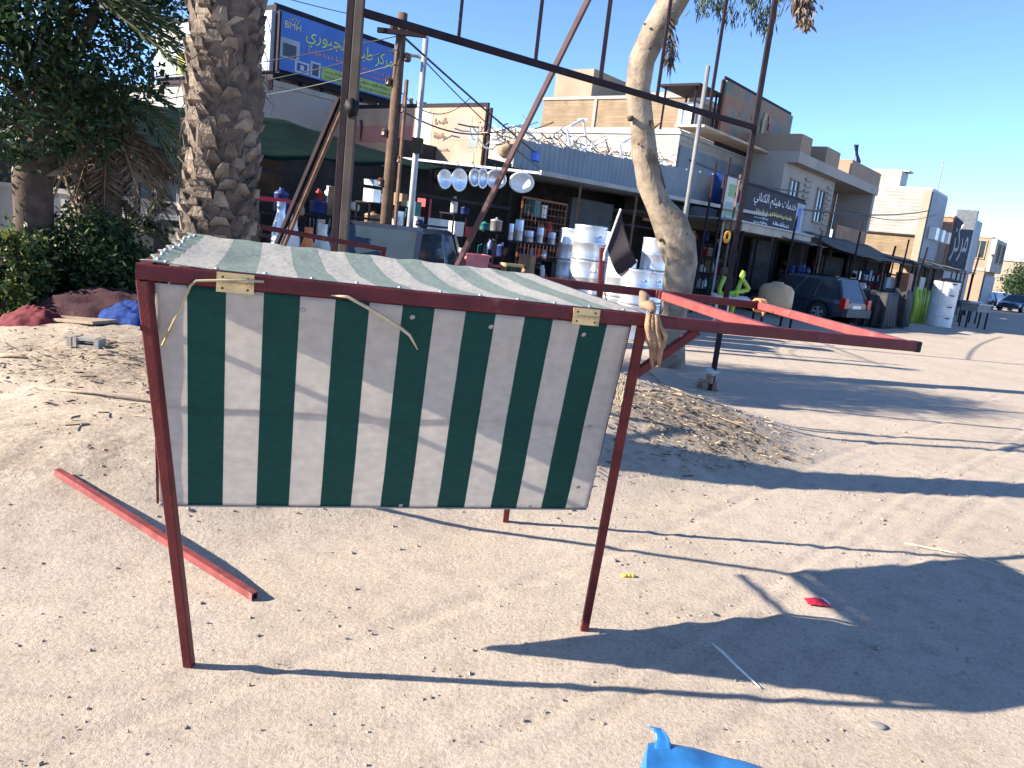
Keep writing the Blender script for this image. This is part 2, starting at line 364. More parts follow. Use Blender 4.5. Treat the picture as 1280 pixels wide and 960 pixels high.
def nz(scale, det=5, rgh=0.6, src=None):
    n = nd(nt, 'ShaderNodeTexNoise'); n.inputs['Scale'].default_value = scale; n.inputs['Detail'].default_value = det; n.inputs['Roughness'].default_value = rgh; L(src or tc.outputs['Object'], n.inputs['Vector']); return n.outputs['Fac']
def ramp(f, stops):
    r = nd(nt, 'ShaderNodeValToRGB'); e = r.color_ramp.elements
    while len(e) < len(stops): e.new(0.5)
    for k, (p, c) in enumerate(stops): e[k].position = p; e[k].color = (*c, 1) if hasattr(c, '__len__') else (c, c, c, 1)
    L(f, r.inputs['Fac']); return r.outputs['Color']
def mix(fac, a, b_, blend='MIX'):
    x = nd(nt, 'ShaderNodeMix', data_type='RGBA', blend_type=blend)
    for s, v in ((0, fac), (6, a), (7, b_)):
        if hasattr(v, 'is_linked'): L(v, x.inputs[s])
        else: x.inputs[s].default_value = (*v, 1) if hasattr(v, '__len__') else v
    return x.outputs[2]
base = ramp(nz(0.7, 6), [(0.3, (0.42, 0.345, 0.268)), (0.5, (0.46, 0.382, 0.302)), (0.72, (0.49, 0.41, 0.33))])
fine = ramp(nz(55, 6, 0.75), [(0.3, 0.64), (0.5, 1.0), (0.7, 1.15)])
base = mix(1.0, base, fine, 'MULTIPLY')
mid = ramp(nz(7, 6, 0.7), [(0.32, 0.82), (0.5, 1.0), (0.7, 1.08)]); base = mix(1.0, base, mid, 'MULTIPLY')
speck = ramp(nz(130, 2), [(0.68, 0.0), (0.74, 1.0)]); base = mix(speck, base, (0.2, 0.155, 0.12))
speck2 = ramp(nz(90, 2), [(0.27, 1.0), (0.33, 0.0)]); base = mix(speck2, base, (0.55, 0.48, 0.4))
ha = nd(nt, 'ShaderNodeAttribute'); ha.attribute_name = 'humus'
hm = nd(nt, 'ShaderNodeMath', operation='MULTIPLY'); L(ha.outputs['Fac'], hm.inputs[0]); L(ramp(nz(24, 6, 0.75), [(0.38, 0.1), (0.6, 1.0)]), hm.inputs[1])
hcol = ramp(nz(40, 4), [(0.35, (0.12, 0.09, 0.06)), (0.6, (0.22, 0.165, 0.11))])
base = mix(hm.outputs[0], base, hcol)
L(base, b.inputs['Base Color'])
bp = nd(nt, 'ShaderNodeBump'); bp.inputs['Strength'].default_value = 0.7; bp.inputs['Distance'].default_value = 0.014; L(nz(34, 7, 0.75), bp.inputs['Height'])
bp2 = nd(nt, 'ShaderNodeBump'); bp2.inputs['Strength'].default_value = 0.5; bp2.inputs['Distance'].default_value = 0.004; L(nz(170, 3, 0.7), bp2.inputs['Height']); L(bp.outputs[0], bp2.inputs['Normal'])
L(bp2.outputs[0], b.inputs['Normal']); me.materials.append(m); EARTH = m

# loose stones and litter nobody could count
STONE = mat('small_stones', (0.3, 0.245, 0.19), 0.9, 0, 0.35, 30)
mb = MB()
for k in range(7000):
    if k < 5400: x, y = rng.uniform(-4.2, 5.5), 1.7 + 7 * rng.random() ** 1.4
    else: x, y = rng.normal(0, 2.6), rng.uniform(4.2, 9.5)
    r = 0.0024 + 0.008 * rng.random() ** 4 + (0.009 if rng.random() < 0.012 else 0)
    r *= (0.75 + y * 0.06)
    mb.blob((x, y, gz(x, y) + r * 0.3), r * rng.uniform(.8, 1.4), r * rng.uniform(.8, 1.4), r * 0.7, k, 0.7, 5, 4)
props(mb.build('gravel', STONE, origin=(0, 0, 0)), 'loose stones scattered over the dusty ground', 'gravel', kind='stuff')
mb = MB()
for k in range(3000):
    c = [(-3.0, 6.0, 1.1), (1.7, 6.8, .75), (1.2, 6.2, 1.0), (-1.2, 6.5, 2.5)][k % 4]
    x, y = rng.normal(c[0], c[2]), rng.normal(c[1], c[2] * 0.6)
    if y < 3.6 or gbase(x, y) < 0.04: continue
    z = gz(x, y); a = rng.uniform(0, 6.28); l = 0.015 + 0.10 * rng.random() ** 3; d = V((math.cos(a), math.sin(a), rng.uniform(-0.1, 0.25)))
    mb.mi = int(rng.integers(0, 3))
    if k % 3: mb.tube([(x, y, z + .006), V((x, y, z + .008)) + d * l], 0.0025 + 0.003 * rng.random(), 3, False)
    else:
        t = V((-d.y, d.x, rng.uniform(-.4, .4))); p = V((x, y, z + .012)); mb.add([p, p + d * l * .5 + t * l * .25, p + d * l, p + d * l * .5 - t * l * .25], [(0, 1, 2, 3)])
LITM = [mat('dry_twigs', (0.19, 0.135, 0.085), 0.9, 0, 0.3), mat('dead_leaves', (0.13, 0.085, 0.05), 0.9, 0, 0.4), mat('pale_straw', (0.38, 0.3, 0.2), 0.9, 0, 0.3)]
props(mb.build('litter', LITM, origin=(0, 0, 0)), 'twigs and dead leaves littering the raised earth', 'litter', kind='stuff')

# ------------------------------------------------------------------ the striped awning stall
A = ghit(237, 833); B = ghit(730, 788); C3 = ghit(632, 652)
dl = ray(421, 2419).normalized()
TL = A - dl * 1.53; TR = B - dl * 1.50; RR = C3 - dl * 1.53; RL = RR - (TR - TL)
uu = (TR - TL).normalized(); ur = (RR - RL).normalized(); dep = (RL - TL).normalized()
ST_ = thing('stall_frame', 'red steel stall frame with green and white striped canopy and hanging striped front panel', 'stall', tuple(A))
S = 0.042
def bar(name, p, q, w_=S, h_=None, m_=RED, parent=ST_): return MB().beam(p, q, w_, h_, bev=0.004).build(name, m_, parent)
tipF = at_x(TL, uu, 1141); tipR = at_x(RL, ur, 953)
bar('front_bar', TL - uu * S / 2, tipF, S, S * 1.05); bar('rear_bar', RL - ur * S / 2, tipR)
RLf = V((-1.43, 4.2, gz(-1.43, 4.2)))
for p, q in ((TL, A), (TR, B), (RR, C3), (RL, RLf)): bar('leg', p - UP * (S / 2 + .001), q - UP * 0.015, 0.035)
bar('side_bar', TL + dep * S / 2, RL - dep * S / 2); lo_ = UP * .165
bar('side_rail', TL + dep * .02 - lo_, RL - dep * .02 - lo_, .022)
bar('side_bar', TR + dep * S / 2, RR - dep * S / 2)
f1 = at_x(TL, uu, 968); r1 = at_x(RL, ur, 822); e1 = (r1 - f1).normalized()
e2 = (tipR - tipF).normalized()
bar('cross_bar', f1 + e1 * S / 2, r1 - e1 * S / 2, S, S, REDL); bar('cross_bar', tipF - uu * .03 + e2 * .03, tipR - ur * .03 - e2 * .03, S, S, REDL)
bar('brace', TR + dl * 0.22 + uu * .01, TR + uu * 0.24 - UP * .02, S * 0.8)
MB().beam(tipF + uu * 0.001, tipF + uu * 0.026, S * 1.05, S * 1.1, bev=.004).build('end_cap', BLACK, ST_)
# hinges on the front bar
fn = V((uu.y, -uu.x, 0)).normalized()
for px in (294, 729):
    c = at_x(TL, uu, px) + fn * (S / 2 + .004)
    h = MB()
    h.obox(c + UP * .008, uu * .052, fn * .002, UP * .014); h.obox(c - UP * .022, uu * .052, fn * .002, UP * .0135)
    for k in range(5): h.tube([c + uu * (-.052 + .021 * k) - UP * .0075 + fn * .003, c + uu * (-.033 + .021 * k) - UP * .0075 + fn * .003], .005, 8)
    hg = h.build('hinge', BRASS, ST_)
    for sx_ in (-.035, .035):
        for sz_ in (.009, -.024): MB().lathe(c + uu * sx_ + UP * sz_ + fn * .0015, [(.004, 0), (.004, .0015), (.002, .0025)], 8, fn).build('screw', mat('dull_screw', (0.12, 0.08, 0.05), 0.5, 0.8), hg)
# hanging front panel
GREEN = (0.012, 0.108, 0.099); PALE = (0.72, 0.69, 0.65)
pw = V((-0.15, 0.455, -0.885))
pTL = TL + uu * 0.028 - UP * 0.03 - fn * .004; pTR = TR - uu * 0.045 - UP * 0.03 - fn * .004
pBL = TL + pw
pn = uu.cross(pw); r_ = ray(733, 636); pBR = EYE + r_ * ((TL - EYE).dot(pn) / r_.dot(pn))
pno = pn.normalized() if pn.normalized().y < 0 else -pn.normalized()
def panel(a, b):
    p = pTL.lerp(pTR, a).lerp(pBL.lerp(pBR, a), b)
    return p + pno * (0.010 * noise.noise((a * 3, b * 2, 1)) + 0.004 * noise.noise((a * 11, b * 7, 3))) * min(1, 8 * b, 8 * (1 - b))
FAB = stripes_mat('striped_panel_fabric', GREEN, PALE, 0.40, 1.0, 0.55)
fp = grid_sheet('front_panel', panel, 90, 50, FAB, ST_, 0.002, 7.35, 5.2)
ORG[fp.name] = ORG[ST_.name]
pf = MB()
o_ = -pno * 0.016
for p, q in ((pTL, pBL), (pTR, pBR), (pBL, pBR), (pTL.lerp(pTR, .03), pTR), (pTL.lerp(pBL, .5), pTR.lerp(pBR, .5))): pf.beam(p + o_, q + o_, .02, .02)
pf.build('panel_frame', RED, fp)
for a, b in ((0.265, 0.05), (0.485, 0.04), (0.66, 0.05), (0.885, 0.05), (0.955, 0.5), (0.96, 0.85), (0.51, 0.985), (0.84, 0.985)):
    MB().lathe(panel(a, b) + pno * .002, [(.009, 0), (.009, .002), (.004, .004), (.0, .005)], 10, pno).build('rivet', GALV, fp)
MB().tube([panel(a / 30, 1.0) + pno * .003 for a in range(31)], .0035, 5).build('hem', mat('grey_hem_cord', (0.25, 0.24, 0.23), 0.8), fp)
# canopy
CAN = stripes_mat('striped_canopy_fabric', (0.235, 0.285, 0.245), (0.47, 0.45, 0.40), -0.21, 1.0, 0.2)
def canopy(a, b):
    f0 = TL.lerp(TR, a); r0 = RL.lerp(RR, a)
    p = f0.lerp(r0, b) + UP * (S / 2 + .004)
    e = min(b, 1 - b, a, 1 - a)
    sag = -0.03 * math.sin(math.pi * b) * math.sin(math.pi * a)
    wr = 0.007 * noise.noise((a * 5, b * 3, 2)) + 0.003 * noise.noise((a * 22, b * 6, 5))
    edge = 0
    if b > 0.9: edge = 0.010 * (0.4 + noise.noise((a * 17, 3, 1))) * (b - 0.9) * 10
    lat = 0
    if a < 0.12: lat = 0.022 * abs(math.sin(b * 22)) * max(0, .05 - a) / .05; edge += 0.007 * abs(math.cos(b * 22)) * (0.12 - a) / 0.12
    return p + UP * (sag + wr * (0.25 + 0.75 * min(1, e * 8)) + abs(edge)) + uu * lat + (uu * -0.012 * (1 - a))
cn = grid_sheet('canopy', canopy, 120, 60, CAN, ST_, 0.002, 6.8, 5.3)
ORG[cn.name] = ORG[ST_.name]
for k in range(9):
    MB().lathe(canopy(0.015, 0.06 + k * 0.11) + UP * .003, [(.009, 0), (.008, .006), (.0, .01)], 8).build('rivet', GALV, cn)
for k in range(12):
    MB().lathe(canopy(0.04 + k * .083, 0.012) + UP * .002, [(.007, 0), (.006, .004), (.0, .006)], 8).build('rivet', GALV, cn)
# flag post on the rear bar, with the flag it holds
fb = at_x(RL, ur, 751); pt = fb + (atY(753, 310, fb.y) - fb)
bar('post', fb - UP * .05, pt, 0.03, 0.03)
fl = thing('flag', 'small black flag on a short stick tied to the red stall post', 'flag', tuple(pt))
s0 = atY(756, 316, fb.y - .03); s1 = atY(776, 261, fb.y - .03)
MB().tube([s0 - UP * .04, s0, s1], .006, 6).build('pole', mat('pale_stick', (0.5, 0.46, 0.4), 0.7), fl)
q0, q1, q2, q3 = s1, atY(759, 309, fb.y - .03), atY(777, 346, fb.y - .02), atY(797, 328, fb.y - .05)
def flagfn(a, b):
    p = q0.lerp(q1, a).lerp(q3.lerp(q2, a), b); return p + V((0, 1, 0)) * (0.022 * math.sin(b * 8 + a * 2) * b) + UP * (-0.03 * math.sin(math.pi * b))
grid_sheet('cloth', flagfn, 12, 18, mat('black_flag_cloth', (0.018, 0.012, 0.016), 0.85, 0, 0.3), fl, 0.001)
# rags, cord and palm strip on the stall
mb = MB(); c0 = at_x(TL, uu, 806) + UP * .02
mb.tube([c0 + fn * .02 + UP * .04, c0 + fn * .045 + UP * .01, c0 + fn * .045 - UP * .03], [.015, .022, .012], 7)
RAG = mat('tan_rag_cloth', (0.27, 0.16, 0.09), 0.9, 0, 0.35, 18, 0.4, 60)
mb = MB()
for k, (du, ln_, rr) in enumerate(((0, .15, .013), (.012, .17, .012), (-.012, .12, .011), (.02, .10, .009), (-.004, .185, .008))):
    q_ = c0 + fn * (.042 + .006 * (k % 2)) + uu * du - UP * .012
    mb.tube([q_ + UP * .02, q_ - UP * ln_ * .25 + uu * (.01 + du * .5), q_ - UP * ln_ * .55 + uu * (.025 + du * .9) + fn * .006, q_ - UP * ln_ * .8 + uu * (.034 + du * .4), q_ - UP * ln_ + uu * (.045 + du * .3)], [rr * .7, rr, rr * 1.25, rr, rr * .25], 8, jit=.7)
rg = mb.build('rag', RAG, None, smooth=True); props(rg, 'tan rag knotted round the front bar beside the brace', 'rag', kind='thing')
mb2 = MB(); mb2.tube([c0 + fn * .045 + UP * .02, c0 + fn * .02 + UP * .035, c0 - fn * .03 + UP * .032, c0 - fn * .2 + UP * .05 + uu * .1, c0 - fn * .42 + UP * .055 + uu * .22], [.014, .018, .016, .02, .012], 8, jit=.5)
k_ = mb2.build('knot', RAG, None, smooth=True); k_.parent = rg; k_.location = k_.location - rg.location
c1 = at_x(RL, ur, 949)
mb = MB()
for k in range(4): mb.tube([c1 + fn * (.034 * math.cos(t)) + UP * (.034 * math.sin(t)) + ur * (.012 * (k - 1.5) + .006 * math.sin(2 * t)) for t in np.linspace(0, 6.3, 13)], .009, 6, jit=.4)
mb.tube([c1 + fn * .04 + UP * .01, c1 + fn * .05 - UP * .03, c1 + fn * .045 - UP * .06], [.01, .012, .003], 6)
single(mb, 'cloth_strip', mat('orange_cloth', (0.48, 0.2, 0.1), 0.9, 0, 0.25, 12), 'orange cloth strip wound round the far end of the rear bar', 'cloth strip', smooth=True)
def onpanel(x, y, off=0.012):
    d = ray(x, y); t = (pTL + pno * off - EYE).dot(pno) / d.dot(pno); return EYE + d * t
def onbar(x, y, off=0.03):
    c = TL + fn * off; d = ray(x, y); t = (c - EYE).dot(fn) / d.dot(fn); return EYE + d * t
STRAW = mat('dry_palm_fibre', (0.52, 0.42, 0.26), 0.7, 0, 0.2, 20)
mb = MB(); mb.tube([onbar(414, 369, .026), onpanel(434, 371, .03), onpanel(466, 388, .03), onpanel(498, 408, .02), onpanel(512, 419, .025), onpanel(522, 437, .03)], [.002, .0045, .0065, .0065, .0055, .002], 5)
single(mb, 'palm_strip', STRAW, 'dry yellow palm leaf strip tucked under the front bar across the green stripes', 'palm strip', smooth=True)
mb = MB(); mb.tube([onbar(330, 352, .03), onbar(300, 350, .034), onbar(245, 351, .03), onbar(238, 357, .03), onpanel(224, 388, .02), onpanel(203, 432, .015)], .0042, 5)
single(mb, 'cord', mat('tan_cord', (0.42, 0.34, 0.2), 0.9), 'tan cord looped along the front bar and down the first white stripe', 'cord', smooth=True)
mb = MB(); c2 = at_x(RL, ur, 749)
mb.tube([c2 + UP * .03, c2 + UP * .028 + fn * .04, atY(757, 372, c2.y - .12), atY(764, 386, c2.y - .45), atY(761, 396, TR.y + .0)], .003, 5)
single(mb, 'wire', BLACK, 'thin dark wire hanging from the flag post over the right end of the front bar', 'wire', smooth=True)

# ------------------------------------------------------------------ things lying on the ground
p, q = ghit(72, 594), ghit(318, 752); up_ = UP * .017
sb = thing('steel_bar', 'red painted square steel bar lying on the dusty ground behind the front leg', 'steel bar', tuple(p))
d_ = (q - p).normalized(); sd_ = d_.cross(UP).normalized()
mb = MB(); w2, t2 = .017, .003
for o1, ax1, ax2 in ((UP * (w2 - t2 / 2), sd_ * w2, UP * t2 / 2), (-UP * (w2 - t2 / 2), sd_ * w2, UP * t2 / 2), (sd_ * (w2 - t2 / 2), sd_ * t2 / 2, UP * (w2 - t2)), (-sd_ * (w2 - t2 / 2), sd_ * t2 / 2, UP * (w2 - t2))):
    mb.obox((p + q) / 2 + up_ + o1, d_ * (q - p).length / 2, ax1, ax2)
mb.build('tube', REDL, sb)
mb = MB(); mb.obox(q + up_ - d_ * .01, d_ * .004, sd_ * (w2 - t2), UP * (w2 - t2)); mb.build('bore_shade', BLACK, sb)  # black plug stands in for the shade inside the open end

BLUE = mat('blue_plastic_sheet', (0.025, 0.16, 0.42), 0.38, 0, 0.25, 9, 0.2, 14, dirt=(0.12, 0.33, 0.55), dirt_amt=0.3, spec=0.6, transl=0.12)
b0 = thing('plastic_sack', 'bright blue plastic sack lying at the bottom edge of the dusty ground', 'sack', (0.85, 2.2, 0))
e0, e1_ = ghit(806, 948), ghit(985, 1000); ex = (e1_ - e0); ex.z = 0; exn = ex.normalized(); ey = V((exn.y, -exn.x, 0))
def sack(a, b):
    th = b * 2 * math.pi
    # cross-section: flattened rounded box, running along a; folded rim at the back
    r = (abs(math.cos(th)) ** 4 + abs(math.sin(th)) ** 4) ** -0.25
    cy = 0.24 + 0.24 * r * math.cos(th); cz = 0.05 + 0.05 * r * math.sin(th)
    k = 1 - 0.16 * (2 * abs(a - .5)) ** 6
    p = e0 + exn * (a * 0.62 + 0.06 * cy) + ey * (0.24 + (cy - 0.24) * k) + UP * (cz * (0.8 + 0.2 * k))
    return p + V((0, 0, 1)) * (0.016 * noise.noise((a * 5, math.cos(th) * 2, math.sin(th) * 2))) + exn * .008 * noise.noise((a * 9, b * 9, 4)) + UP * 0.004
o = grid_sheet('body', sack, 40, 48, BLUE, b0)
ORG[o.name] = ORG[b0.name]
for s_ in (0.0, 1.0):
    ring = [sack(s_, b / 24) for b in range(24)]; cc = sum(ring, V()) / 24
    MB().add(ring + [cc + exn * (0.03 if s_ else -0.03)], [(i, (i + 1) % 24, 24) for i in range(24)]).build('end_fold', BLUE, b0)
def tail(a, b):
    pts = [e0 + exn * .055 + ey * .09 + UP * .095, e0 + exn * .05 + ey * .05 + UP * .108, e0 + exn * .04 + ey * .035 + UP * .122, e0 + exn * .022 + ey * .025 + UP * .133, e0 + exn * .0 + ey * .02 + UP * .128]
    k = b * 4; i = min(3, int(k)); p = pts[i].lerp(pts[i + 1], k - i)
    return p + exn * ((a - .5) * .058 * (1 - .4 * b)) + ey * (.004 * math.sin(a * 6))
grid_sheet('tail', tail, 6, 12, BLUE, b0, .002)
mb = MB(); mb.tube([sack(a / 20, 0.62 - .04 * a / 20) + UP * .004 for a in range(21)], .007, 5); mb.build('seam', mat('pale_blue_seam', (0.16, 0.38, 0.7), 0.4), b0, smooth=True)

g = ghit(1021, 757)
pk = thing('packet', 'crumpled red foil packet with a white corner on the ground by the shadow', 'packet', tuple(g))
FOIL = mat('red_foil', (0.5, 0.02, 0.05), 0.3, 0.2, 0.2, 30, 0.3, 60)
def pkf(a, b):
    x = (a - .5) * .12; y = (b - .5) * .07
    return g + V((x, y, 0.012 + .018 * math.sin(math.pi * a) * math.sin(math.pi * b) + .008 * noise.noise((a * 5, b * 5, 2))))
grid_sheet('wrapper', pkf, 14, 10, FOIL, pk, 0.004)
MB().beam(g + V((.025, .015, .032)), g + V((.06, -.015, .016)), .012, .003).build('corner', WHITE, pk)
mb = MB(); a_, b_, c_ = ghit(890, 809), ghit(917, 835), ghit(950, 862)
mb.tube([a_ + UP * .012, a_.lerp(b_, .5) + UP * .016, b_ + UP * .01, c_ + UP * .008], [.004, .0065, .006, .0025], 6)
single(mb, 'plastic_strip', mat('white_plastic_strip', (0.62, 0.62, 0.6), 0.5), 'white plastic strip lying across the edge of the panel shadow', 'plastic strip', smooth=True)
g = ghit(785, 722); mb = MB()
for k in range(3): mb.blob(g + V((-.02 + .022 * k, .004 * k, .008)), .018, .014, .008, k, .6, 7, 5)
single(mb, 'leaf', mat('yellow_leaf', (0.55, 0.42, 0.07), 0.8), 'small yellow crumpled leaf on the ground past the right front leg', 'leaf', smooth=True)
g = ghit(1097, 909); mb = MB(); mb.blob(g + UP * .004, .036, .024, .009, 3, .15, 14, 8)
single(mb, 'flat_stone', mat('grey_stone', (0.24, 0.22, 0.2), 0.85), 'flat grey oval stone pressed into the dirt at the lower right', 'stone', smooth=True)
g = ghit(108, 434); bk = MB(); rz = 0.05
cb = thing('concrete_block', 'hollow grey concrete block with a dark open side on the sand', 'concrete block', tuple(g))
w_, h_, d_2 = .27, .085, .12
for cx, dx in ((-w_ / 2 + .02, .04), (w_ / 2 - .02, .04), (-.07, .03)): bk.box(g + V((cx, 0, h_ / 2)), dx, d_2, h_, 0)
bk.box(g + V((0.02, 0, .012)), w_ - .08, d_2 - .01, .024); bk.box(g + V((0.02, 0, h_ - .012)), w_ - .08, d_2 - .01, .024); bk.build('shell', CONC, cb)
MB().box(g + V((.02, .05, h_ / 2)), w_ - .09, .02, h_ - .06).build('cavity_shade', DARKIN, cb)  # dark slab stands in for the shade inside the hollow
a_, b_ = ghit(50, 401), ghit(132, 407); mb = MB(); mb.beam(a_ + UP * .035, b_ + UP * .03, .3, .03, bev=.004)
single(mb, 'wooden_board', WOOD, 'weathered wooden board lying in front of the maroon carpet heap', 'board')
# cloth heaps
def heap(name, c, rx, ry, rz, m_, label, seed, cat='cloth heap', nn=40):
    mb = MB(); c = V(c)
    for i in range(nn + 1):
        for j in range(nn + 1):
            a = i / nn * 2 - 1; b = j / nn * 2 - 1; r = math.hypot(a, b); p = c + V((a * rx, b * ry, 0))
            hgt = max(0, 1 - r * r) ** 0.6 * rz
            fold = (0.05 * abs(math.sin(b * 13 + a * 2 + 3 * noise.noise((a * 2, b * 2, seed)))) + 0.13 * noise.noise((a * 2.2 + seed, b * 5, seed)) + 0.12 * abs(noise.noise((a * 5, b * 9 + seed, 2)))) * (1.2 - r * .8) * (rz / .35)
            k = 1 + .18 * noise.noise((a * 3, b * 3, seed + 9))
            p = c + V((a * rx * k, b * ry * k, 0))
            mb.v.append(V((p.x, p.y, gz(p.x, p.y, False) - .03 + max(0, hgt + fold * (r < 1.05)))))
    n1 = nn + 1
    mb.f = [[j + i * n1, j + (i + 1) * n1, j + 1 + (i + 1) * n1, j + 1 + i * n1] for i in range(nn) for j in range(nn) if math.hypot((i + .5) / nn * 2 - 1, (j + .5) / nn * 2 - 1) < 1.06]
    mb.m = [0] * len(mb.f)
    return single(mb, name, m_, label, cat, smooth=True)
CARPET = mat('maroon_carpet', (0.036, 0.006, 0.01), 0.95, 0, 0.5, 26, 0.4, 50, dirt=(0.065, 0.02, 0.022), dirt_amt=0.3)
g = ghit(95, 398); heap('carpet_heap', (g.x, g.y + .42, 0), 1.05, .45, .27, CARPET, 'heap of dark maroon patterned carpet under the bushes', 1)
g = ghit(150, 385); heap('carpet_heap', (g.x, g.y + .55, 0), .8, .38, .36, mat('crimson_carpet', (0.05, 0.006, 0.012), 0.95, 0, 0.6, 30, 0.4, 50), 'crimson cloth heap piled behind the blue tarpaulin', 5)
g = ghit(156, 405); heap('tarpaulin', (g.x + .02, g.y + .22, 0), .42, .25, .2, mat('blue_tarpaulin', (0.01, 0.035, 0.16), 0.8, 0, 0.4, 20, 0.3, 30, spec=.15), 'crumpled dark blue tarpaulin beside the left stall leg', 3, 'tarpaulin')
g = ghit(26, 406); heap('red_cloth', (g.x, g.y + .14, 0), .34, .2, .15, mat('bright_red_cloth', (0.12, 0.01, 0.016), 0.9, 0, 0.35, 14), 'bright red crumpled cloth at the end of the carpet heap', 8)
g = ghit(166, 405); heap('red_rag', (g.x, g.y, 0), .16, .09, .07, mat('orange_red_cloth', (0.5, 0.08, 0.04), 0.9, 0, 0.4, 24), 'small orange red rag on the sand below the blue tarpaulin', 11)
for i, (x0, y0, x1, y1, r, lab) in enumerate([(48, 488, 196, 506, .012, 'long grey stick lying on the dark litter behind the left leg'), (890, 520, 958, 550, .008, 'thin pale stick on the litter pointing towards the road'),
                                 (800, 458, 880, 500, .012, 'bent dry branch between the tree trunk and the post base'), (0, 447, 34, 450, .018, 'pale split stick at the left picture edge'), (1130, 680, 1278, 716, .004, 'thin straw coloured reed on the sunlit road')]):
    a_, b_ = ghit(x0, y0), ghit(x1, y1); mid = a_.lerp(b_, .5); mid.z = gz(mid.x, mid.y) + .02
    mb = MB(); mb.tube([a_ + UP * r, mid + UP * r * .5, b_ + UP * r], [r, r * .9, r * .5], 6, jit=.4)
    single(mb, 'stick', WOOD if i != 4 else STRAW, lab, 'stick', smooth=True)
mb = MB(); mb.mi = 0
g = ghit(775, 500)
for k in range(26):
    a = rng.uniform(0, 6.28); p = g + V((rng.normal(0, .05), rng.normal(0, .12), 0)); l = rng.uniform(.12, .38)
    mb.tube([p, p + V((math.cos(a) * .15, math.sin(a) * .15, .6)) * l, p + V((math.cos(a) * .5, math.sin(a) * .5, .75)) * l], [.004, .003, .001], 4, False)
single(mb, 'dry_weed', LITM[2], 'dry straw coloured weed tuft behind the right front leg', 'weed')

# ------------------------------------------------------------------ vegetation
def leaves_mesh(name, P, D, ln, wd, mats, parent=None, origin=None, midx=None, curl=0.25):
    """many single leaves: P centres, D directions (numpy), each a folded four-cornered blade"""
    n = len(P); D = D / np.linalg.norm(D, axis=1, keepdims=True)
    rv = rng.normal(size=(n, 3)); T = np.cross(D, rv); T /= np.linalg.norm(T, axis=1, keepdims=True); N = np.cross(D, T)
    ln = np.broadcast_to(ln, (n,))[:, None]; wd = np.broadcast_to(wd, (n,))[:, None]
    v = np.stack([P, P + D * ln * .5 + T * wd * .5 + N * wd * curl, P + D * ln, P + D * ln * .5 - T * wd * .5 + N * wd * curl], 1).reshape(-1, 3)
    o0 = np.array(origin if origin is not None else (0, 0, 0)); 
    if parent is not None: o0 = np.array(ORG[parent.name])
    me = bpy.data.meshes.new(name); me.vertices.add(4 * n); me.vertices.foreach_set('co', (v - o0).ravel())
    f = np.stack([np.arange(n) * 4 + k for k in (0, 1, 2, 0, 2, 3)], 1)
    me.loops.add(6 * n); me.loops.foreach_set('vertex_index', f.ravel()); me.polygons.add(2 * n)
    me.polygons.foreach_set('loop_start', np.arange(2 * n) * 3); me.polygons.foreach_set('loop_total', np.full(2 * n, 3))
    for mm in (mats if isinstance(mats, (list, tuple)) else [mats]): me.materials.append(mm)
    if midx is not None: me.polygons.foreach_set('material_index', np.repeat(midx, 2))
    me.update(calc_edges=True); me.validate()
    o = link(bpy.data.objects.new(name, me))
    if parent is not None: o.parent = parent
    else: o.location = V(o0)
    return o
def leafmat(name, col, var=0.35): return mat(name, col, 0.5, 0, var, 3, spec=0.4, transl=0.3)
LG = [leafmat('dark_leaf', (0.013, 0.034, 0.012)), leafmat('mid_leaf', (0.026, 0.06, 0.017)), leafmat('light_leaf', (0.07, 0.11, 0.028))]
def crown_points(lobes, n, shell=0.55):
    P = []; tot = sum(l[1][0] * l[1][1] * l[1][2] for l in lobes)
    for c, r in lobes:
        k = int(n * r[0] * r[1] * r[2] / tot) + 1; nc = max(8, k // 45)
        d = rng.normal(size=(nc, 3)); d /= np.linalg.norm(d, axis=1, keepdims=True); q = (shell + (1 - shell) * rng.random(nc)) ** 0.6
        cc = np.array(c) + d * q[:, None] * np.array(r)
        i = rng.integers(0, nc, k); P.append(cc[i] + rng.normal(size=(k, 3)) * min(r) * 0.16)
    return np.concatenate(P)
def tree(name, label, base, trunk_pts, trunk_r, lobes, n, ln, wd, mats, bark, group=None, droop=0.3, cat='tree', weights=(0.5, 0.35, 0.15), shell=.55, limbs=True):
    t = thing(name, label, cat, base, group)
    mb = MB(); mb.tube(trunk_pts, trunk_r, 10, True, .25)
    if limbs:
        for c, r in lobes:
            top = V(trunk_pts[-1]); mb.tube([top - UP * .2, top.lerp(V(c), .5) + V((0, 0, -.1)), V(c)], [trunk_r[-1] * .7, trunk_r[-1] * .45, .02], 6, True, .2)
    mb.build('trunk', bark, t, smooth=True)
    P = crown_points(lobes, n, shell); D = rng.normal(size=P.shape) + np.array([0, 0, -droop])
    leaves_mesh('crown', P, D, ln * rng.uniform(.7, 1.3, len(P)), wd * rng.uniform(.7, 1.3, len(P)), mats, t, midx=rng.choice(len(mats), len(P), p=weights))
    return t
BARK = mat('brown_bark', (0.07, 0.045, 0.03), 0.95, 0, 0.4, 9, 0.5, 30)
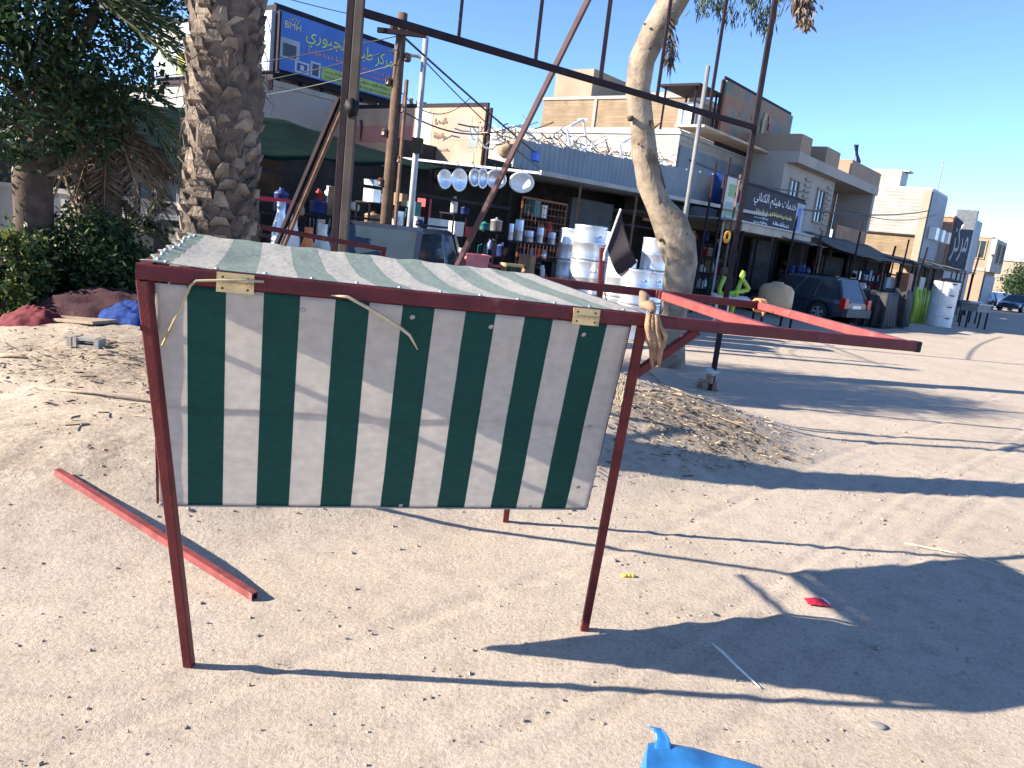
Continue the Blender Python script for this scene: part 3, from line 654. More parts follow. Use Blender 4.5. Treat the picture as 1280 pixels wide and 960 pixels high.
# dense tree at the left
D0 = 8.6
b0_ = atY(42, 330, D0); b0_.z = gz(b0_.x, b0_.y)
P_ = lambda x, y, D=D0: atY(x, y, D)
tree('broadleaf_tree', 'dense dark green tree filling the upper left corner above the bushes', tuple(b0_), [b0_ - UP * .1, P_(42, 270), P_(40, 225), P_(52, 180), P_(60, 120)], [.25, .21, .2, .19, .15],
     [(tuple(P_(40, 110)), (1.0, .9, .75)), (tuple(P_(120, 90)), (.62, .7, .8)), (tuple(P_(-40, 60)), (1.1, 1.0, 1.1)), (tuple(P_(60, -10)), (1.4, 1.2, 1.0)), (tuple(P_(138, -30)), (.6, .8, .8)), (tuple(P_(20, 160, D0 - .3)), (.7, .6, .35)), (tuple(P_(-60, -150)), (1.9, 1.6, 1.3)), (tuple(P_(110, -120)), (1.2, 1.2, 1.0)), (tuple(P_(100, 165)), (.35, .5, .3))],
     34000, .085, .04, LG, BARK, weights=(.6, .32, .08), shell=.35)
# bushes under it
def bush(label, px, py, rx, rz, n, mats, w, D, seed=0):
    c = atY(px, py, D); z = gz(c.x, c.y); t = thing('bush', label, 'bush', (c.x, c.y, z), 'bushes under the dense tree')
    mb = MB()
    for k in range(9):
        a = k * .7; mb.tube([(c.x, c.y, z - .05), (c.x + .2 * rx * math.cos(a), c.y + .2 * rx * math.sin(a), z + rz * .6), (c.x + .7 * rx * math.cos(a), c.y + .5 * rx * math.sin(a), z + rz * 1.2)], [.02, .014, .006], 5, False)
    mb.build('stem', BARK, t)
    P = crown_points([((c.x, c.y, z + rz), (rx, rx * .75, rz)), ((c.x - rx * .5, c.y - .1, z + rz * .7), (rx * .6, rx * .5, rz * .7)), ((c.x + rx * .55, c.y - .1, z + rz * .65), (rx * .55, rx * .5, rz * .62))], n, .5)
    P = P[P[:, 2] > z + .02]
    leaves_mesh('foliage', P, rng.normal(size=P.shape) + [0, 0, .3], .075 * rng.uniform(.7, 1.4, len(P)), .032, mats, t, midx=rng.choice(len(mats), len(P), p=w))
LB = [LG[0], LG[1], LG[2], leafmat('yellow_green_leaf', (0.17, 0.19, 0.04))]
bush('yellow green sunlit bush at the left picture edge', 6, 312, .45, .5, 6000, LB, (.1, .3, .35, .25), 8.1)
bush('rounded green bush between the dense tree trunk and the palm', 108, 300, .68, .6, 9500, LB, (.3, .45, .22, .03), 8.9)
bush('low dark bush behind the crimson cloth heap', 162, 318, .5, .45, 4200, LB, (.55, .35, .1, 0), 9.4)

# date palm: trunk clothed in cut leaf bases
pb = atY(266, 300, 5.05); pb.z = gz(pb.x, pb.y)
pl_ = thing('palm_tree', 'date palm with thick trunk of cut leaf bases standing behind the stall', 'palm tree', tuple(pb))
PALMT = mat('palm_leaf_bases', (0.17, 0.125, 0.09), 0.9, 0, 0.5, 9, 0.8, 34, dirt=(0.09, 0.065, 0.05), dirt_amt=0.4)
PALMT2 = mat('palm_leaf_bases_pale', (0.22, 0.165, 0.118), 0.9, 0, 0.45, 9, 0.8, 34, dirt=(0.11, 0.08, 0.06), dirt_amt=0.35)
PALMT3 = mat('palm_leaf_bases_dark', (0.1, 0.073, 0.053), 0.9, 0, 0.45, 9, 0.8, 34)
PALMC = mat('palm_core_fibre', (0.10, 0.07, 0.05), 0.95, 0, 0.4, 20, 0.6, 50)
HT = 5.3
def pc(z): return V((pb.x + 0.012 * z + .02 * math.sin(z * 1.3), pb.y, pb.z + z))
mb = MB(); mb.tube([pc(z) for z in np.linspace(-.15, HT, 24)], [.215 - .012 * z / HT * 3 for z in np.linspace(0, 1, 24)], 16, True, .3); 
mb.mi = 1; k = 0; z = -.05
while z < HT:
    a = k * 2.39996 + rng.normal(0, .12); z += .0056; k += 1
    c = pc(z); r0 = .195 - .007 * z; o = V((math.cos(a), math.sin(a), 0)); t = V((-o.y, o.x, 0))
    wv = rng.uniform(.045, .075); hv = rng.uniform(.045, .10); out = rng.uniform(.025, .075) * (0.75 if z > 2.6 else 1); mb.mi = int(rng.integers(1, 4))
    tw = rng.uniform(-.025, .025); b_ = c + o * r0; tp = b_ + o * out + UP * hv * rng.uniform(.75, 1) + t * tw; th = rng.uniform(.02, .04)
    vs = [b_ - t * wv - UP * .03, b_ + t * wv - UP * .03, b_ + t * wv * .55 + UP * hv * .55, b_ - t * wv * .55 + UP * hv * .55,
          b_ + o * (out * .75) - t * wv * .85 + UP * hv * .12, b_ + o * (out * .75) + t * wv * .85 + UP * hv * .12, tp + t * wv * .42, tp - t * wv * .42, tp + t * wv * .35 - o * th, tp - t * wv * .35 - o * th]
    mb.add(vs, [(0, 4, 5, 1), (4, 7, 6, 5), (7, 9, 8, 6), (0, 3, 9, 7, 4), (1, 5, 6, 8, 2), (9, 3, 2, 8)])
    if rng.random() < .25:
        q_ = tp; mb.tube([q_, q_ + o * .03 + t * rng.normal(0, .04) - UP * .06, q_ + o * .03 + t * rng.normal(0, .06) - UP * .14], [.004, .003, .001], 3, False)
mb.build('trunk', [PALMC, PALMT, PALMT2, PALMT3], pl_)
PALMG = [leafmat('palm_leaflet', (0.05, 0.085, 0.035)), leafmat('grey_palm_leaflet', (0.085, 0.11, 0.06))]
def frond(P, D, org, direc, L, droop, nl=46, ll=.42, rach=None):
    direc = V(direc).normalized(); side = direc.cross(UP).normalized(); pts = []
    for i in range(13):
        s_ = i / 12; pts.append(V(org) + direc * (L * s_) - UP * (droop * s_ ** 2.2) )
    if rach is not None: rach.tube(pts, [.022 * (1 - .85 * i / 12) for i in range(13)], 5)
    for i in range(nl):
        s_ = .12 + .86 * i / nl; f_ = s_ * 12; j = min(11, int(f_)); p = pts[j].lerp(pts[j + 1], f_ - j); tg = (pts[j + 1] - pts[j]).normalized()
        for sg in (-1, 1):
            d_ = side * sg * .8 + tg * .75 + UP * rng.uniform(-.25, .35); P.append(tuple(p)); D.append(tuple(d_.normalized() * ll * (1 - .5 * abs(s_ - .45))))
def palm_crown(root, org, n, L, elev, mats, nm='crown', dr=(.5, 1.6), ll=.42, azs=None):
    P, D = [], []; rb = MB()
    for k in range(n):
        a = (azs[k] if azs is not None else k * 2.39996); e = rng.uniform(*elev); frond(P, D, org, (math.cos(a) * math.cos(e), math.sin(a) * math.cos(e), math.sin(e)), L * rng.uniform(.8, 1.1), rng.uniform(*dr), ll=ll, rach=rb)
    P, D = np.array(P), np.array(D)
    o = leaves_mesh(nm, P, D, np.linalg.norm(D, axis=1), .028, mats, root, midx=rng.integers(0, len(mats), len(P)), curl=.15)
    return rb
rb = palm_crown(pl_, pc(HT), 34, 2.6, (.05, 1.3), PALMG); rb.build('leaf_stalk', mat('palm_stalk', (0.2, 0.19, 0.08), 0.7), pl_)
# second palm whose low fronds show beside the dense tree
p2 = atY(118, 300, 9.6); p2.z = gz(p2.x, p2.y)
pd = thing('palm_tree', 'short shaggy palm with hanging dead fronds behind the bushes', 'palm tree', tuple(p2))
mb = MB(); top2 = atY(135, 120, 9.6); mb.tube([p2 - UP * .1, p2.lerp(top2, .5), top2], [.24, .22, .2], 10, True, .6)
mb.mi = 0
for k in range(240):
    s_ = rng.random(); c = p2.lerp(top2, s_); a = rng.uniform(0, 6.28); o = V((math.cos(a), math.sin(a), 0)); q_ = c + o * .2
    mb.tube([q_, q_ + o * .09 + UP * .03, q_ + o * .13 - UP * rng.uniform(.1, .4)], [.02, .013, .003], 4, False)
mb.build('trunk', mat('shaggy_palm_trunk', (0.115, 0.082, 0.055), 0.95, 0, 0.5, 12, 0.5, 30), pd)
rb = palm_crown(pd, top2 - UP * .25, 13, 1.05, (-1.3, -.2), [mat('dead_frond', (0.17, 0.12, 0.075), 0.9, 0, 0.4, 5)], 'dead_crown', (.3, .9), .3); rb.build('dead_stalk', mat('dead_stalk', (0.24, 0.17, 0.1), 0.85), pd)
rb = palm_crown(pd, top2, 15, 1.15, (-.3, .9), PALMG, 'crown', (.3, .9), .3); rb.build('leaf_stalk', MATS['palm_stalk'], pd)
P, D = [], []; rb = MB()
for dx, dz, ax__ in ((0, 0, .25), (.1, -.12, .1), (-.2, .2, .4), (.2, .1, .55)):
    frond(P, D, atY(60, -40, 7.6), (math.cos(ax__) , .1, -.30 + dz), 1.55 + dx, .35, 60, .34, rb)
P, D = np.array(P), np.array(D)
pg = thing('palm_frond', 'dark green palm fronds reaching out of the dense tree beside the trunk', 'palm frond', tuple(atY(60, -40, 7.6)))
leaves_mesh('leaflet', P, D, np.linalg.norm(D, axis=1), .026, PALMG, pg, midx=rng.integers(0, 2, len(P)), curl=.15)['kind'] = 'stuff'
rb.build('stalk', MATS['palm_stalk'], pg)
# low cycad-like clump by the grey fence
yc = atY(178, 285, 10.2); yc.z = gz(yc.x, yc.y); yt = thing('young_palm', 'small spiky young palm in front of the grey fence behind the palm trunk', 'palm', tuple(yc))
rb = palm_crown(yt, atY(178, 285, 10.2), 14, .55, (-.1, 1.2), PALMG, 'crown', (.05, .3), .14); rb.build('stalk', MATS['palm_stalk'], yt)

# eucalyptus: pale leaning trunk in the middle of the picture
tb = ghit(834, 458); TD = tb.y
EUC = mat('pale_smooth_bark', (0.26, 0.205, 0.148), 0.9, 0, 0.4, 3.5, 0.6, 16, dirt=(0.13, 0.085, 0.055), dirt_amt=0.5)
te = thing('eucalyptus_tree', 'pale barked eucalyptus with a swollen bent trunk beyond the stall', 'tree', tuple(tb))
path = [(832, 490, 46), (834, 462, 42), (838, 425, 34), (843, 390, 31), (848, 360, 36), (850, 330, 40), (846, 303, 47), (836, 280, 40), (823, 256, 30), (813, 228, 30), (806, 195, 31), (800, 152, 28), (798, 112, 27), (803, 76, 28), (818, 40, 30), (840, 5, 33), (866, -40, 32), (890, -90, 26)]
mb = MB(); mb.tube([atY(x, y, TD) for x, y, w_ in path], [w_ / 2 * TD / F for *_, w_ in path], 14, True, .35)
mb.tube([atY(866, -40, TD), atY(930, -90, TD), atY(985, -120, TD - .3)], [.1, .07, .03], 7)
o = mb.build('trunk', EUC, te, smooth=True)
mb = MB()
for x, y, r in ((826, 300, .035), (858, 292, .03), (857, 310, .025), (788, 148, .05), (812, 60, .02), (798, 180, .02), (806, 30, .02)):
    mb = MB(); mb.blob(atY(x, y, TD - .5 * 30 / F * TD), r, r, r * .8, x, .4, 8, 6); mb.build('knot', mat('dark_bark_knot', (0.09, 0.055, 0.035), 0.95, 0, 0.3), te, smooth=True)
mb = MB(); mb.tube([atY(820, 258, TD - .13), atY(828, 235, TD - .1), atY(822, 200, TD - .08)], [.03, .05, .015], 6, True, .8); mb.build('bark_strip', MATS['dark_bark_knot'], te); mb = MB()
mb.tube([atY(812, 152, TD - .1), atY(818, 160, TD - .15), atY(827, 152, TD - .15)], [.03, .02, .006], 5, True, .6)
mb.build('branch_stub', MATS['dark_bark_knot'], te)
EL = [leafmat('eucalyptus_leaf', (0.045, 0.07, 0.035)), leafmat('eucalyptus_leaf_pale', (0.085, 0.11, 0.06))]
def hanging(clumps, n, spread, ln):
    P = []
    for c in clumps: P.append(np.array(c) + rng.normal(size=(n, 3)) * np.array(spread))
    P = np.concatenate(P); D = rng.normal(size=P.shape) * .35 + np.array([0.1, 0, -1.0]); return P, D, ln * rng.uniform(.6, 1.3, len(P))
cl = [tuple(atY(x, y, TD - .2)) for x, y in ((885, -6), (900, 4), (915, 14), (880, 2), (905, -10), (942, 0), (950, 18), (958, 30), (965, 8), (940, -12), (975, -8), (990, -20), (925, -20))] + [tuple(atY(rng.uniform(840, 1020), rng.uniform(-220, -40), TD + rng.normal(0, .6))) for k in range(42)]
P, D, l_ = hanging(cl, 60, (.06, .08, .075), .13)
leaves_mesh('crown', P, D, l_, .022, EL, te, midx=rng.integers(0, 2, len(P)))
cl = [tuple(atY(x, y, TD - .3)) for x, y in ((836, 25), (838, 42), (841, 58), (837, 72))]
P, D, l_ = hanging(cl, 46, (.025, .03, .06), .17); leaves_mesh('dead_spray', P, D, l_, .028, mat('dead_eucalyptus_leaf', (0.05, 0.045, 0.04), 0.8, 0, 0.4), te)
# dry hanging cluster at the top edge
hc = atY(998, -6, TD - .5); dcl = thing('dead_branch', 'grey dead leafy branch hanging from the top edge right of the dark post', 'dead branch', tuple(hc))
cl = [tuple(atY(x, y, TD - .5)) for x, y in ((995, -14), (1005, -8), (1010, 6), (1004, 14), (1008, 24), (1000, 2))]
P, D, l_ = hanging(cl, 70, (.045, .05, .05), .14); P = P[:]; leaves_mesh('leaf_spray', P, D, l_, .035, [mat('grey_dead_leaf', (0.17, 0.13, 0.11), 0.85, 0, 0.5, 20), MATS['dead_leaves']], dcl, midx=rng.integers(0, 2, len(P)))
MB().tube([atY(985, -60, TD - .45), hc, atY(1008, 40, TD - .5)], [.015, .012, .003], 5).build('twig', BARK, dcl)

# ------------------------------------------------------------------ bare billboard frame
rp = ghit(888, 488); rpx = V((rp.x, rp.y, 0))
zb = 1.0
for k in range(400):
    zb += .02
    if proj(rpx + UP * zb)[1] < 161: break
lt_ = atZ(458, 17, zb); lp = V((lt_.x, lt_.y, 0))
bf = thing('bare_billboard', 'bare dark steel billboard frame of tall posts, one long beam and thin uprights', 'billboard frame', tuple(rp))
RTOP = rpx + UP * 6.2; LTOP = lp + UP * 6.2
bm_ = (rpx - lp).normalized()
def fpart(name, p, q, w_, m_=DKSTEEL): return MB().beam(p, q, w_, w_, bev=.004).build(name, m_, bf)
fpart('post', rpx + UP * (rp.z - .2), RTOP, .06); 
GREYP = mat('grey_brown_post', (0.075, 0.06, 0.05), 0.75, 0.0, 0.25, 5, spec=.2, dirt=(0.12, 0.085, 0.065), dirt_amt=.1)
lpo = lp - bm_ * .06; fpart('post', lpo + UP * (gz(lp.x, lp.y) - .2), lpo + UP * 6.2, .068, GREYP)
lp2 = atY(426, 200, lp.y + .25); lp2 = V((lp2.x, lp2.y, 0)); fpart('post', lp2 + UP * (gz(lp2.x, lp2.y) - .2), lp2 + UP * 6.2, .062)
fpart('beam', lp - bm_ * .06 + UP * zb, rpx + UP * zb - bm_ * .03, .058)
fpart('beam', lp - bm_ * .06 + UP * 6.0, rpx + UP * 6.0 - bm_ * .03, .058)
bo = V((0, 0, 0))
def onbeam(px):
    lo, hi = 0.0, (rpx - lp).length
    for _ in range(40):
        m_ = (lo + hi) / 2
        if proj(lp + bm_ * m_ + UP * zb)[0] < px: lo = m_
        else: hi = m_
    return lp + bm_ * lo + UP * zb
for px, w_ in ((573, .035), (669, .045), (750, .055), (821, .045), (886, .045)):
    p = onbeam(px); fpart('upright', p + UP * .03, V((p.x, p.y, 5.96)), w_ * .8)
nb = V((bm_.y, -bm_.x, 0))
p = onbeam(690) - nb * .06; br_t = atY(735, 0, p.y + .06); br_b = atY(571, 333, p.y + .5); dd = (br_b - br_t)
for k in range(60):
    if br_b.z > gz(br_b.x, br_b.y) - .1: br_b += dd.normalized() * .05
fpart('brace', br_t - dd.normalized() * 1.2, br_b, .05, mat('rust_red_brace', (0.07, 0.027, 0.026), 0.6, 0.1, 0.3, 10))
for dx in (0, 9):
    t_ = atY(424 + dx, 122, lp.y + .3); b_ = atY(346 + dx, 305, lp.y + .55); dd = (b_ - t_).normalized()
    for k in range(80):
        if b_.z > gz(b_.x, b_.y) - .1: b_ += dd * .05
    fpart('brace', t_, b_, .04, RUST if dx else DKSTEEL)
mb = MB(); mb.blob(lpo + V((0, -.02, 0)) + UP * (atY(440, 137, lp.y).z), .06, .06, .08, 2, .6); mb.build('strap', BLACK, bf, smooth=True)
# rubble and a plastic bag at the post foot
g = ghit(884, 486)
bg_ = thing('post_rubble', 'broken brown bricks piled at the foot of the right billboard post', 'rubble', tuple(g))
for dx, dy, dz, rz in ((-.05, -.06, .06, .3), (.06, -.08, .05, -.6), (0, -.09, .15, .9), (-.09, .02, .05, 1.2)):
    mb = MB(); a = V((math.cos(rz), math.sin(rz), .25)); b_ = V((-math.sin(rz), math.cos(rz), 0)); mb.obox(g + V((dx, dy, dz)), a.normalized() * .055, b_ * .04, a.cross(b_).normalized() * .05); mb.build('brick', mat('brown_brick', (0.28, 0.19, 0.13), 0.9, 0, 0.3, 12, 0.3, 40), bg_)
mb = MB(); mb.blob(g + V((0, -.07, .235)), .075, .07, .06, 5, .7, 14, 10, 3.5); single(mb, 'plastic_bag', mat('white_plastic_film', (0.6, 0.58, 0.54), 0.4, 0, 0.15, 20, transl=.2), 'crumpled white plastic bag on the bricks at the post foot', 'plastic bag', smooth=True)
mb = MB(); c = atY(909, 295, rp.y - .12)
for k in range(3): mb.tube([c + V((.03 * math.cos(t), -.01 + .012 * k, .055 * math.sin(t) - .012 * k)) for t in np.linspace(0, 6.283, 13)], .013, 6)
single(mb, 'strap_coil', mat('orange_strap', (0.6, 0.3, 0.04), 0.6), 'orange strap coil tied on the right billboard post', 'strap', smooth=True)
# red rail behind the stall
rd = 5.6; r0_, r1_ = atY(300, 279, rd - .3), atY(482, 312, rd + .25)
rl_ = thing('steel_rail', 'slim red steel rail on two legs just behind the striped canopy', 'rail', (r0_.x, r0_.y, gz(r0_.x, r0_.y)))
MB().beam(r0_, r1_, .035, .035, bev=.003).build('bar', RED, rl_)
for p in (r0_.lerp(r1_, .04), r0_.lerp(r1_, .985)): MB().beam(p - UP * .019, V((p.x, p.y, gz(p.x, p.y) - .05)), .032).build('leg', RED, rl_)

# ------------------------------------------------------------------ the street of shops
def hit_u(x, y, u):
    d = ray(x, y); return EYE + d * ((u - EYE.dot(ST)) / d.dot(ST))
def cu(P): return P.dot(ST), P.dot(NT), P.z
SKIRT = (0.7, 0.7, 0)
BRICK = pattern_mat('tan_brick', 'brick', (0.24, 0.175, 0.11), (0.82, 0.78, 0.72), (.26, .11), 0.9)
BRICKR = pattern_mat('reddish_brick', 'brick', (0.36, 0.22, 0.15), (0.7, 0.62, 0.55), (.3, .11), 0.9)
CREAM = mat('cream_render', (0.28, 0.235, 0.175), 0.9, 0, 0.1, 0.8, dirt=(0.4, 0.33, 0.25), dirt_amt=.1)
CORRW = pattern_mat('white_corrugated_sheet', 'ribz', (0.27, 0.255, 0.22), (0, 0, 0), (1.6, 1), 0.5)
CORRB = pattern_mat('blue_grey_corrugated_sheet', 'ribx', (0.125, 0.145, 0.16), (0, 0, 0), (1.6, 1), 0.5, axis=tuple(ST))
GREYR = mat('grey_render', (0.31, 0.285, 0.255), 0.9, 0, 0.12, 0.9, 0.1, 12, dirt=(0.2, 0.175, 0.15), dirt_amt=.2)
TANR = mat('tan_render', (0.27, 0.2, 0.14), 0.9, 0, 0.12, 0.9, 0.1, 12, dirt=(0.27, 0.21, 0.16), dirt_amt=.2)
SHUT = pattern_mat('roller_shutter', 'ribz', (0.2, 0.21, 0.23), (0, 0, 0), (3.0, 1), 0.6)
def window(root, face, a0, a1, z0, z1, fixed, frame=CONC, pane=GLASSD):
    """face 'c': on the street facade at c=fixed, a is u; face 'u': on the end wall at u=fixed, a is c"""
    fr = MB(); pa = MB(); t = .08
    def bx(m_, x0, x1, y0, y1, p0, p1):
        if face == 'c': m_.sbox(x0, x1, fixed + p0, fixed + p1, y0, y1)
        else: m_.sbox(fixed - p1, fixed - p0, x0, x1, y0, y1)
    bx(fr, a0 - t, a1 + t, z1, z1 + t, .003, .07); bx(fr, a0 - t, a1 + t, z0 - t, z0, .003, .10); bx(fr, a0 - t, a0, z0, z1, .003, .07); bx(fr, a1, a1 + t, z0, z1, .003, .07)
    bx(fr, (a0 + a1) / 2 - .025, (a0 + a1) / 2 + .025, z0, z1, .012, .05)
    bx(pa, a0, a1, z0, z1, .004, .010)
    f = fr.build('window', frame, root); pa.build('pane', pane, f); return f
def building(name, label, cx, cy, c, xl, xr, wall, side=None, depth=None, z0=0.0, yr=None, group='shop buildings along the street'):
    """corner of the street facade seen at pixel (cx,cy) on plane c; the end wall runs left to column xl, the facade right to column xr"""
    P = hit(cx, cy, c); u0, _, z = cu(P); u1 = hit(xr, yr or cy + 20, c).dot(ST)
    c1 = hit_u(xl, cy, u0).dot(NT)
    t = thing(name, label, 'building', tuple(sp(u0, c, 0)), group)
    MB().sbox(u0, u1, c1, c, z0, z).build('wall', wall, t)
    MB().sbox(u0 - .06, u1 + .06, c1 - .06, c + .06, z + .003, z + .14).build('parapet', side or CONC, t)
    return t, u0, u1, c1, z

# green awning market shed
sh = thing('market_shed', 'open market shed under a sagging dark green fabric awning', 'market stall', tuple(sp(8, -12.5, 0)))
GRN = mat('dark_green_awning', (0.005, 0.016, 0.013), 1.0, 0, 0.25, 3, 0.2, 8, spec=.05)
fu = lambda a: 4.6 + a * 8.8
def awn(a, b):
    u = fu(a); zf = 2.22 + .083 * (u - 4.6); top = (2.95 + .4 * sstep(4.6, 9.2, u)) if u < 9.3 else 3.35 - (u - 9.3) * .085
    return sp(u, -11 - 2.6 * b, zf + (top - zf) * b - .05 * math.sin(math.pi * b) + .025 * math.sin(u * 4) * (1 - b) + .03 * noise.noise((u * 2, b * 3, 1)))
grid_sheet('awning', awn, 60, 10, GRN, sh, .02)
for u in (5.2, 8.0, 10.8, 13.3): MB().beam(sp(u, -11.02, 0), sp(u, -11.02, 2.2 + .083 * (u - 4.6)), .07).build('post', DKSTEEL, sh)
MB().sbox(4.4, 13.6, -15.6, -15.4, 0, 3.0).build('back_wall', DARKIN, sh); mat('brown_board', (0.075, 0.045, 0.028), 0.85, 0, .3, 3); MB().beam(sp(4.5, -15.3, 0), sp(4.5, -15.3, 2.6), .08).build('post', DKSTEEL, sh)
MB().sbox(5.0, 9.6, -14.2, -14.1, 1.95, 2.6).build('wooden_panel', MATS['brown_board'], sh)
MB().sbox(4.6, 13.3, -11.05, -10.98, 2.2, 2.26).build('crossbar', DKSTEEL, sh)
# second shop: flat canopy with blue grey fascia
fs = thing('corrugated_shop', 'shop with blue grey corrugated fascia and white edged canopy above steel drums', 'shop', tuple(sp(19, -12, 0)))
fsz = lambda u: 3.02 + .022 * (u - 13.3)
mb = MB()
for k in range(14):
    u = 13.45 + k * .9; mb.obox(sp(u + .45, -11.2, fsz(u) + .42 + .016 * k), ST * .45, NT * .02, UP * (.31 + .012 * k))
mb.build('fascia', CORRB, fs)
mb = MB(); mb.prism([sp(13.4, -10.4, 3.0), sp(26.2, -10.4, 3.28), sp(26.2, -15, 3.5), sp(13.4, -15, 3.2)], UP * .05); mb.build('canopy', mat('grey_sheet_roof', (0.35, 0.36, 0.37), 0.6, .2, .15, 2), fs)
mb = MB(); mb.obox(sp(19.8, -10.36, 3.165), (sp(26.2, -10.36, 3.29) - sp(13.4, -10.36, 3.03)) / 2, NT * .025, UP * .05); mb.build('edge_trim', CORRW, fs)
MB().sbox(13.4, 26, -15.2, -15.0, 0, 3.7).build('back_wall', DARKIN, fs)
for u in (15.3, 17.9, 20.6, 23.4): MB().beam(sp(u, -10.6, 0), sp(u, -10.6, 3.02), .06).build('post', RUST if u < 18 else GALV, fs)
MB().sbox(18.3, 20.5, -13.0, -12.9, 0, 2.9).build('partition', mat('dark_grey_sheet', (0.07, 0.08, 0.09), 0.7, 0, .2, 2), fs)
MB().sbox(17.3, 20.3, -10.95, -10.9, 2.25, 2.3).build('rail', DKSTEEL, fs)
# scrap on that roof
mb = MB(); rs = random.Random(4)
for k in range(330):
    u = rs.uniform(14.0, 21.5); c = rs.uniform(-13.5, -11.6); z = fsz(u) + .72 + .45 * rs.random() ** 1.5 + .012 * (u - 14); p = sp(u, c, z); a = rs.uniform(0, 6.28)
    q = p + V((math.cos(a), math.sin(a), rs.uniform(-.7, .7))) * rs.uniform(.15, .55); mb.mi = k % 3; mb.tube([p, p.lerp(q, .5) + V((0, 0, rs.uniform(-.1, .1))), q], rs.uniform(.008, .022), 4, False)
mb.mi = 0
for (u, c, z, s_) in ((16.6, -11.8, 4.25, .36), (19.2, -11.9, 4.3, .3)):
    ce = sp(u, c, z); ax1 = (ST + UP * .5).normalized(); ax2 = ax1.cross(NT).normalized()
    for i in (-1, 1):
        for j in (-1, 1):
            mb.beam(ce + ax1 * s_ * i + ax2 * s_ * j - NT * .15, ce + ax1 * s_ * i + ax2 * s_ * j + NT * .15, .04)
        mb.beam(ce + ax1 * s_ * i - ax2 * s_, ce + ax1 * s_ * i + ax2 * s_, .05); mb.beam(ce + ax2 * s_ * i - ax1 * s_, ce + ax2 * s_ * i + ax1 * s_, .05)
o = mb.build('scrap_metal', [mat('pale_scrap_metal', (0.55, 0.55, 0.54), 0.5, .3, .3, 5), GALV, RUST]); props(o, 'tangled heap of pale scrap metal lying on the corrugated shop roof', 'scrap metal', kind='stuff')
mb = MB()
for k in range(4): mb.blob(sp(13.7 + k * .3, -11.6, 3.5 + .1 * (k % 2)), .22, .2, .16, k, .5)
single(mb, 'sack_heap', mat('brown_sacking', (0.27, 0.19, 0.12), 0.95, 0, .4, 8), 'brown sacks piled at the left end of the shop roof', 'sack', smooth=True)
mb = MB(); mb.lathe(sp(14.2, -11.3, 3.35), [(.17, 0), (.2, .02), (.2, .2), (.17, .22)], 14); single(mb, 'blue_tub', mat('blue_tub_plastic', (0.03, 0.1, 0.5), 0.4), 'blue plastic tub beside the brown sacks on the roof', 'tub')
# white corrugated shed behind, brick building behind that
t, u0, u1, c1, z = building('white_shed', 'white corrugated upper storey behind the fascia with a sunlit end wall', 850, 168, -13.2, 596, 988, CORRW, MATS['grey_sheet_roof'], z0=3.0)
MB().sbox(u0 + .1, u1, -13.195, -13.15, 3.1, z - .35).build('street_panel', CORRB, t)
for k in range(3): window(t, 'c', u0 + 4.2 + k * 1.9, u0 + 5.3 + k * 1.9, 3.6, 4.8, -13.15, GALV)
MB().sbox(u0 - .3, u1 + .5, -13.3, -12.2, z + .2, z + .28).build('eave', mat('rust_stained_cement', (0.42, 0.33, 0.24), .9, 0, .2, 2), t)
wsz = z; wsu = u0
t, u0, u1, c1, z = building('brick_building', 'tan brick building with plain sunlit end wall above the white shed', 862, 122, -16.5, 680, 902, BRICK, CONC)
MB().sbox(u0 - .07, u0 - .003, c1, -16.5, z - 1.45, z - 1.25).build('ring_beam', CONC, t)
MB().sbox(u0 + .5, u0 + 3.5, c1 + .2, c1 + 2.4, z + .15, z + 1.5).build('roof_room', TANR, t)
MB().sbox(u0 + 3, u0 + 6, -21, -18, z + .15, z + .9).build('roof_wall', CREAM, t)
MB().sbox(u0 - .065, u0 - .003, (c1 - 16.5) / 2 - .9, (c1 - 16.5) / 2 - .75, 0, z).build('column', CONC, t)
# dark balcony cage at the shed corner
cg = thing('roof_cage', 'dark steel cage with a white cooler on the shed roof corner', 'steel cage', tuple(sp(wsu + 1.4, -13.4, wsz + .3)))
for du in (0, 1.6):
    for dc in (0, -1.2): MB().beam(sp(wsu + .9 + du, -13.3 + dc, wsz + .28), sp(wsu + .9 + du, -13.3 + dc, wsz + 1.75), .07).build('post', DKSTEEL, cg)
MB().sbox(wsu + .7, wsu + 2.7, -14.7, -13.1, wsz + 1.75, wsz + 1.83).build('roof', DKSTEEL, cg)
mb = MB()
for k in range(9): mb.beam(sp(wsu + .95 + k * .19, -13.27, wsz + .28), sp(wsu + .95 + k * .19, -13.27, wsz + .95), .025)
mb.beam(sp(wsu + .9, -13.27, wsz + .95), sp(wsu + 2.5, -13.27, wsz + .95), .05); mb.build('railing', DKSTEEL, cg)
MB().sbox(wsu + 1.5, wsu + 2.2, -14.2, -13.6, wsz + .29, wsz + 1.35).build('cooler', WHITE, cg)
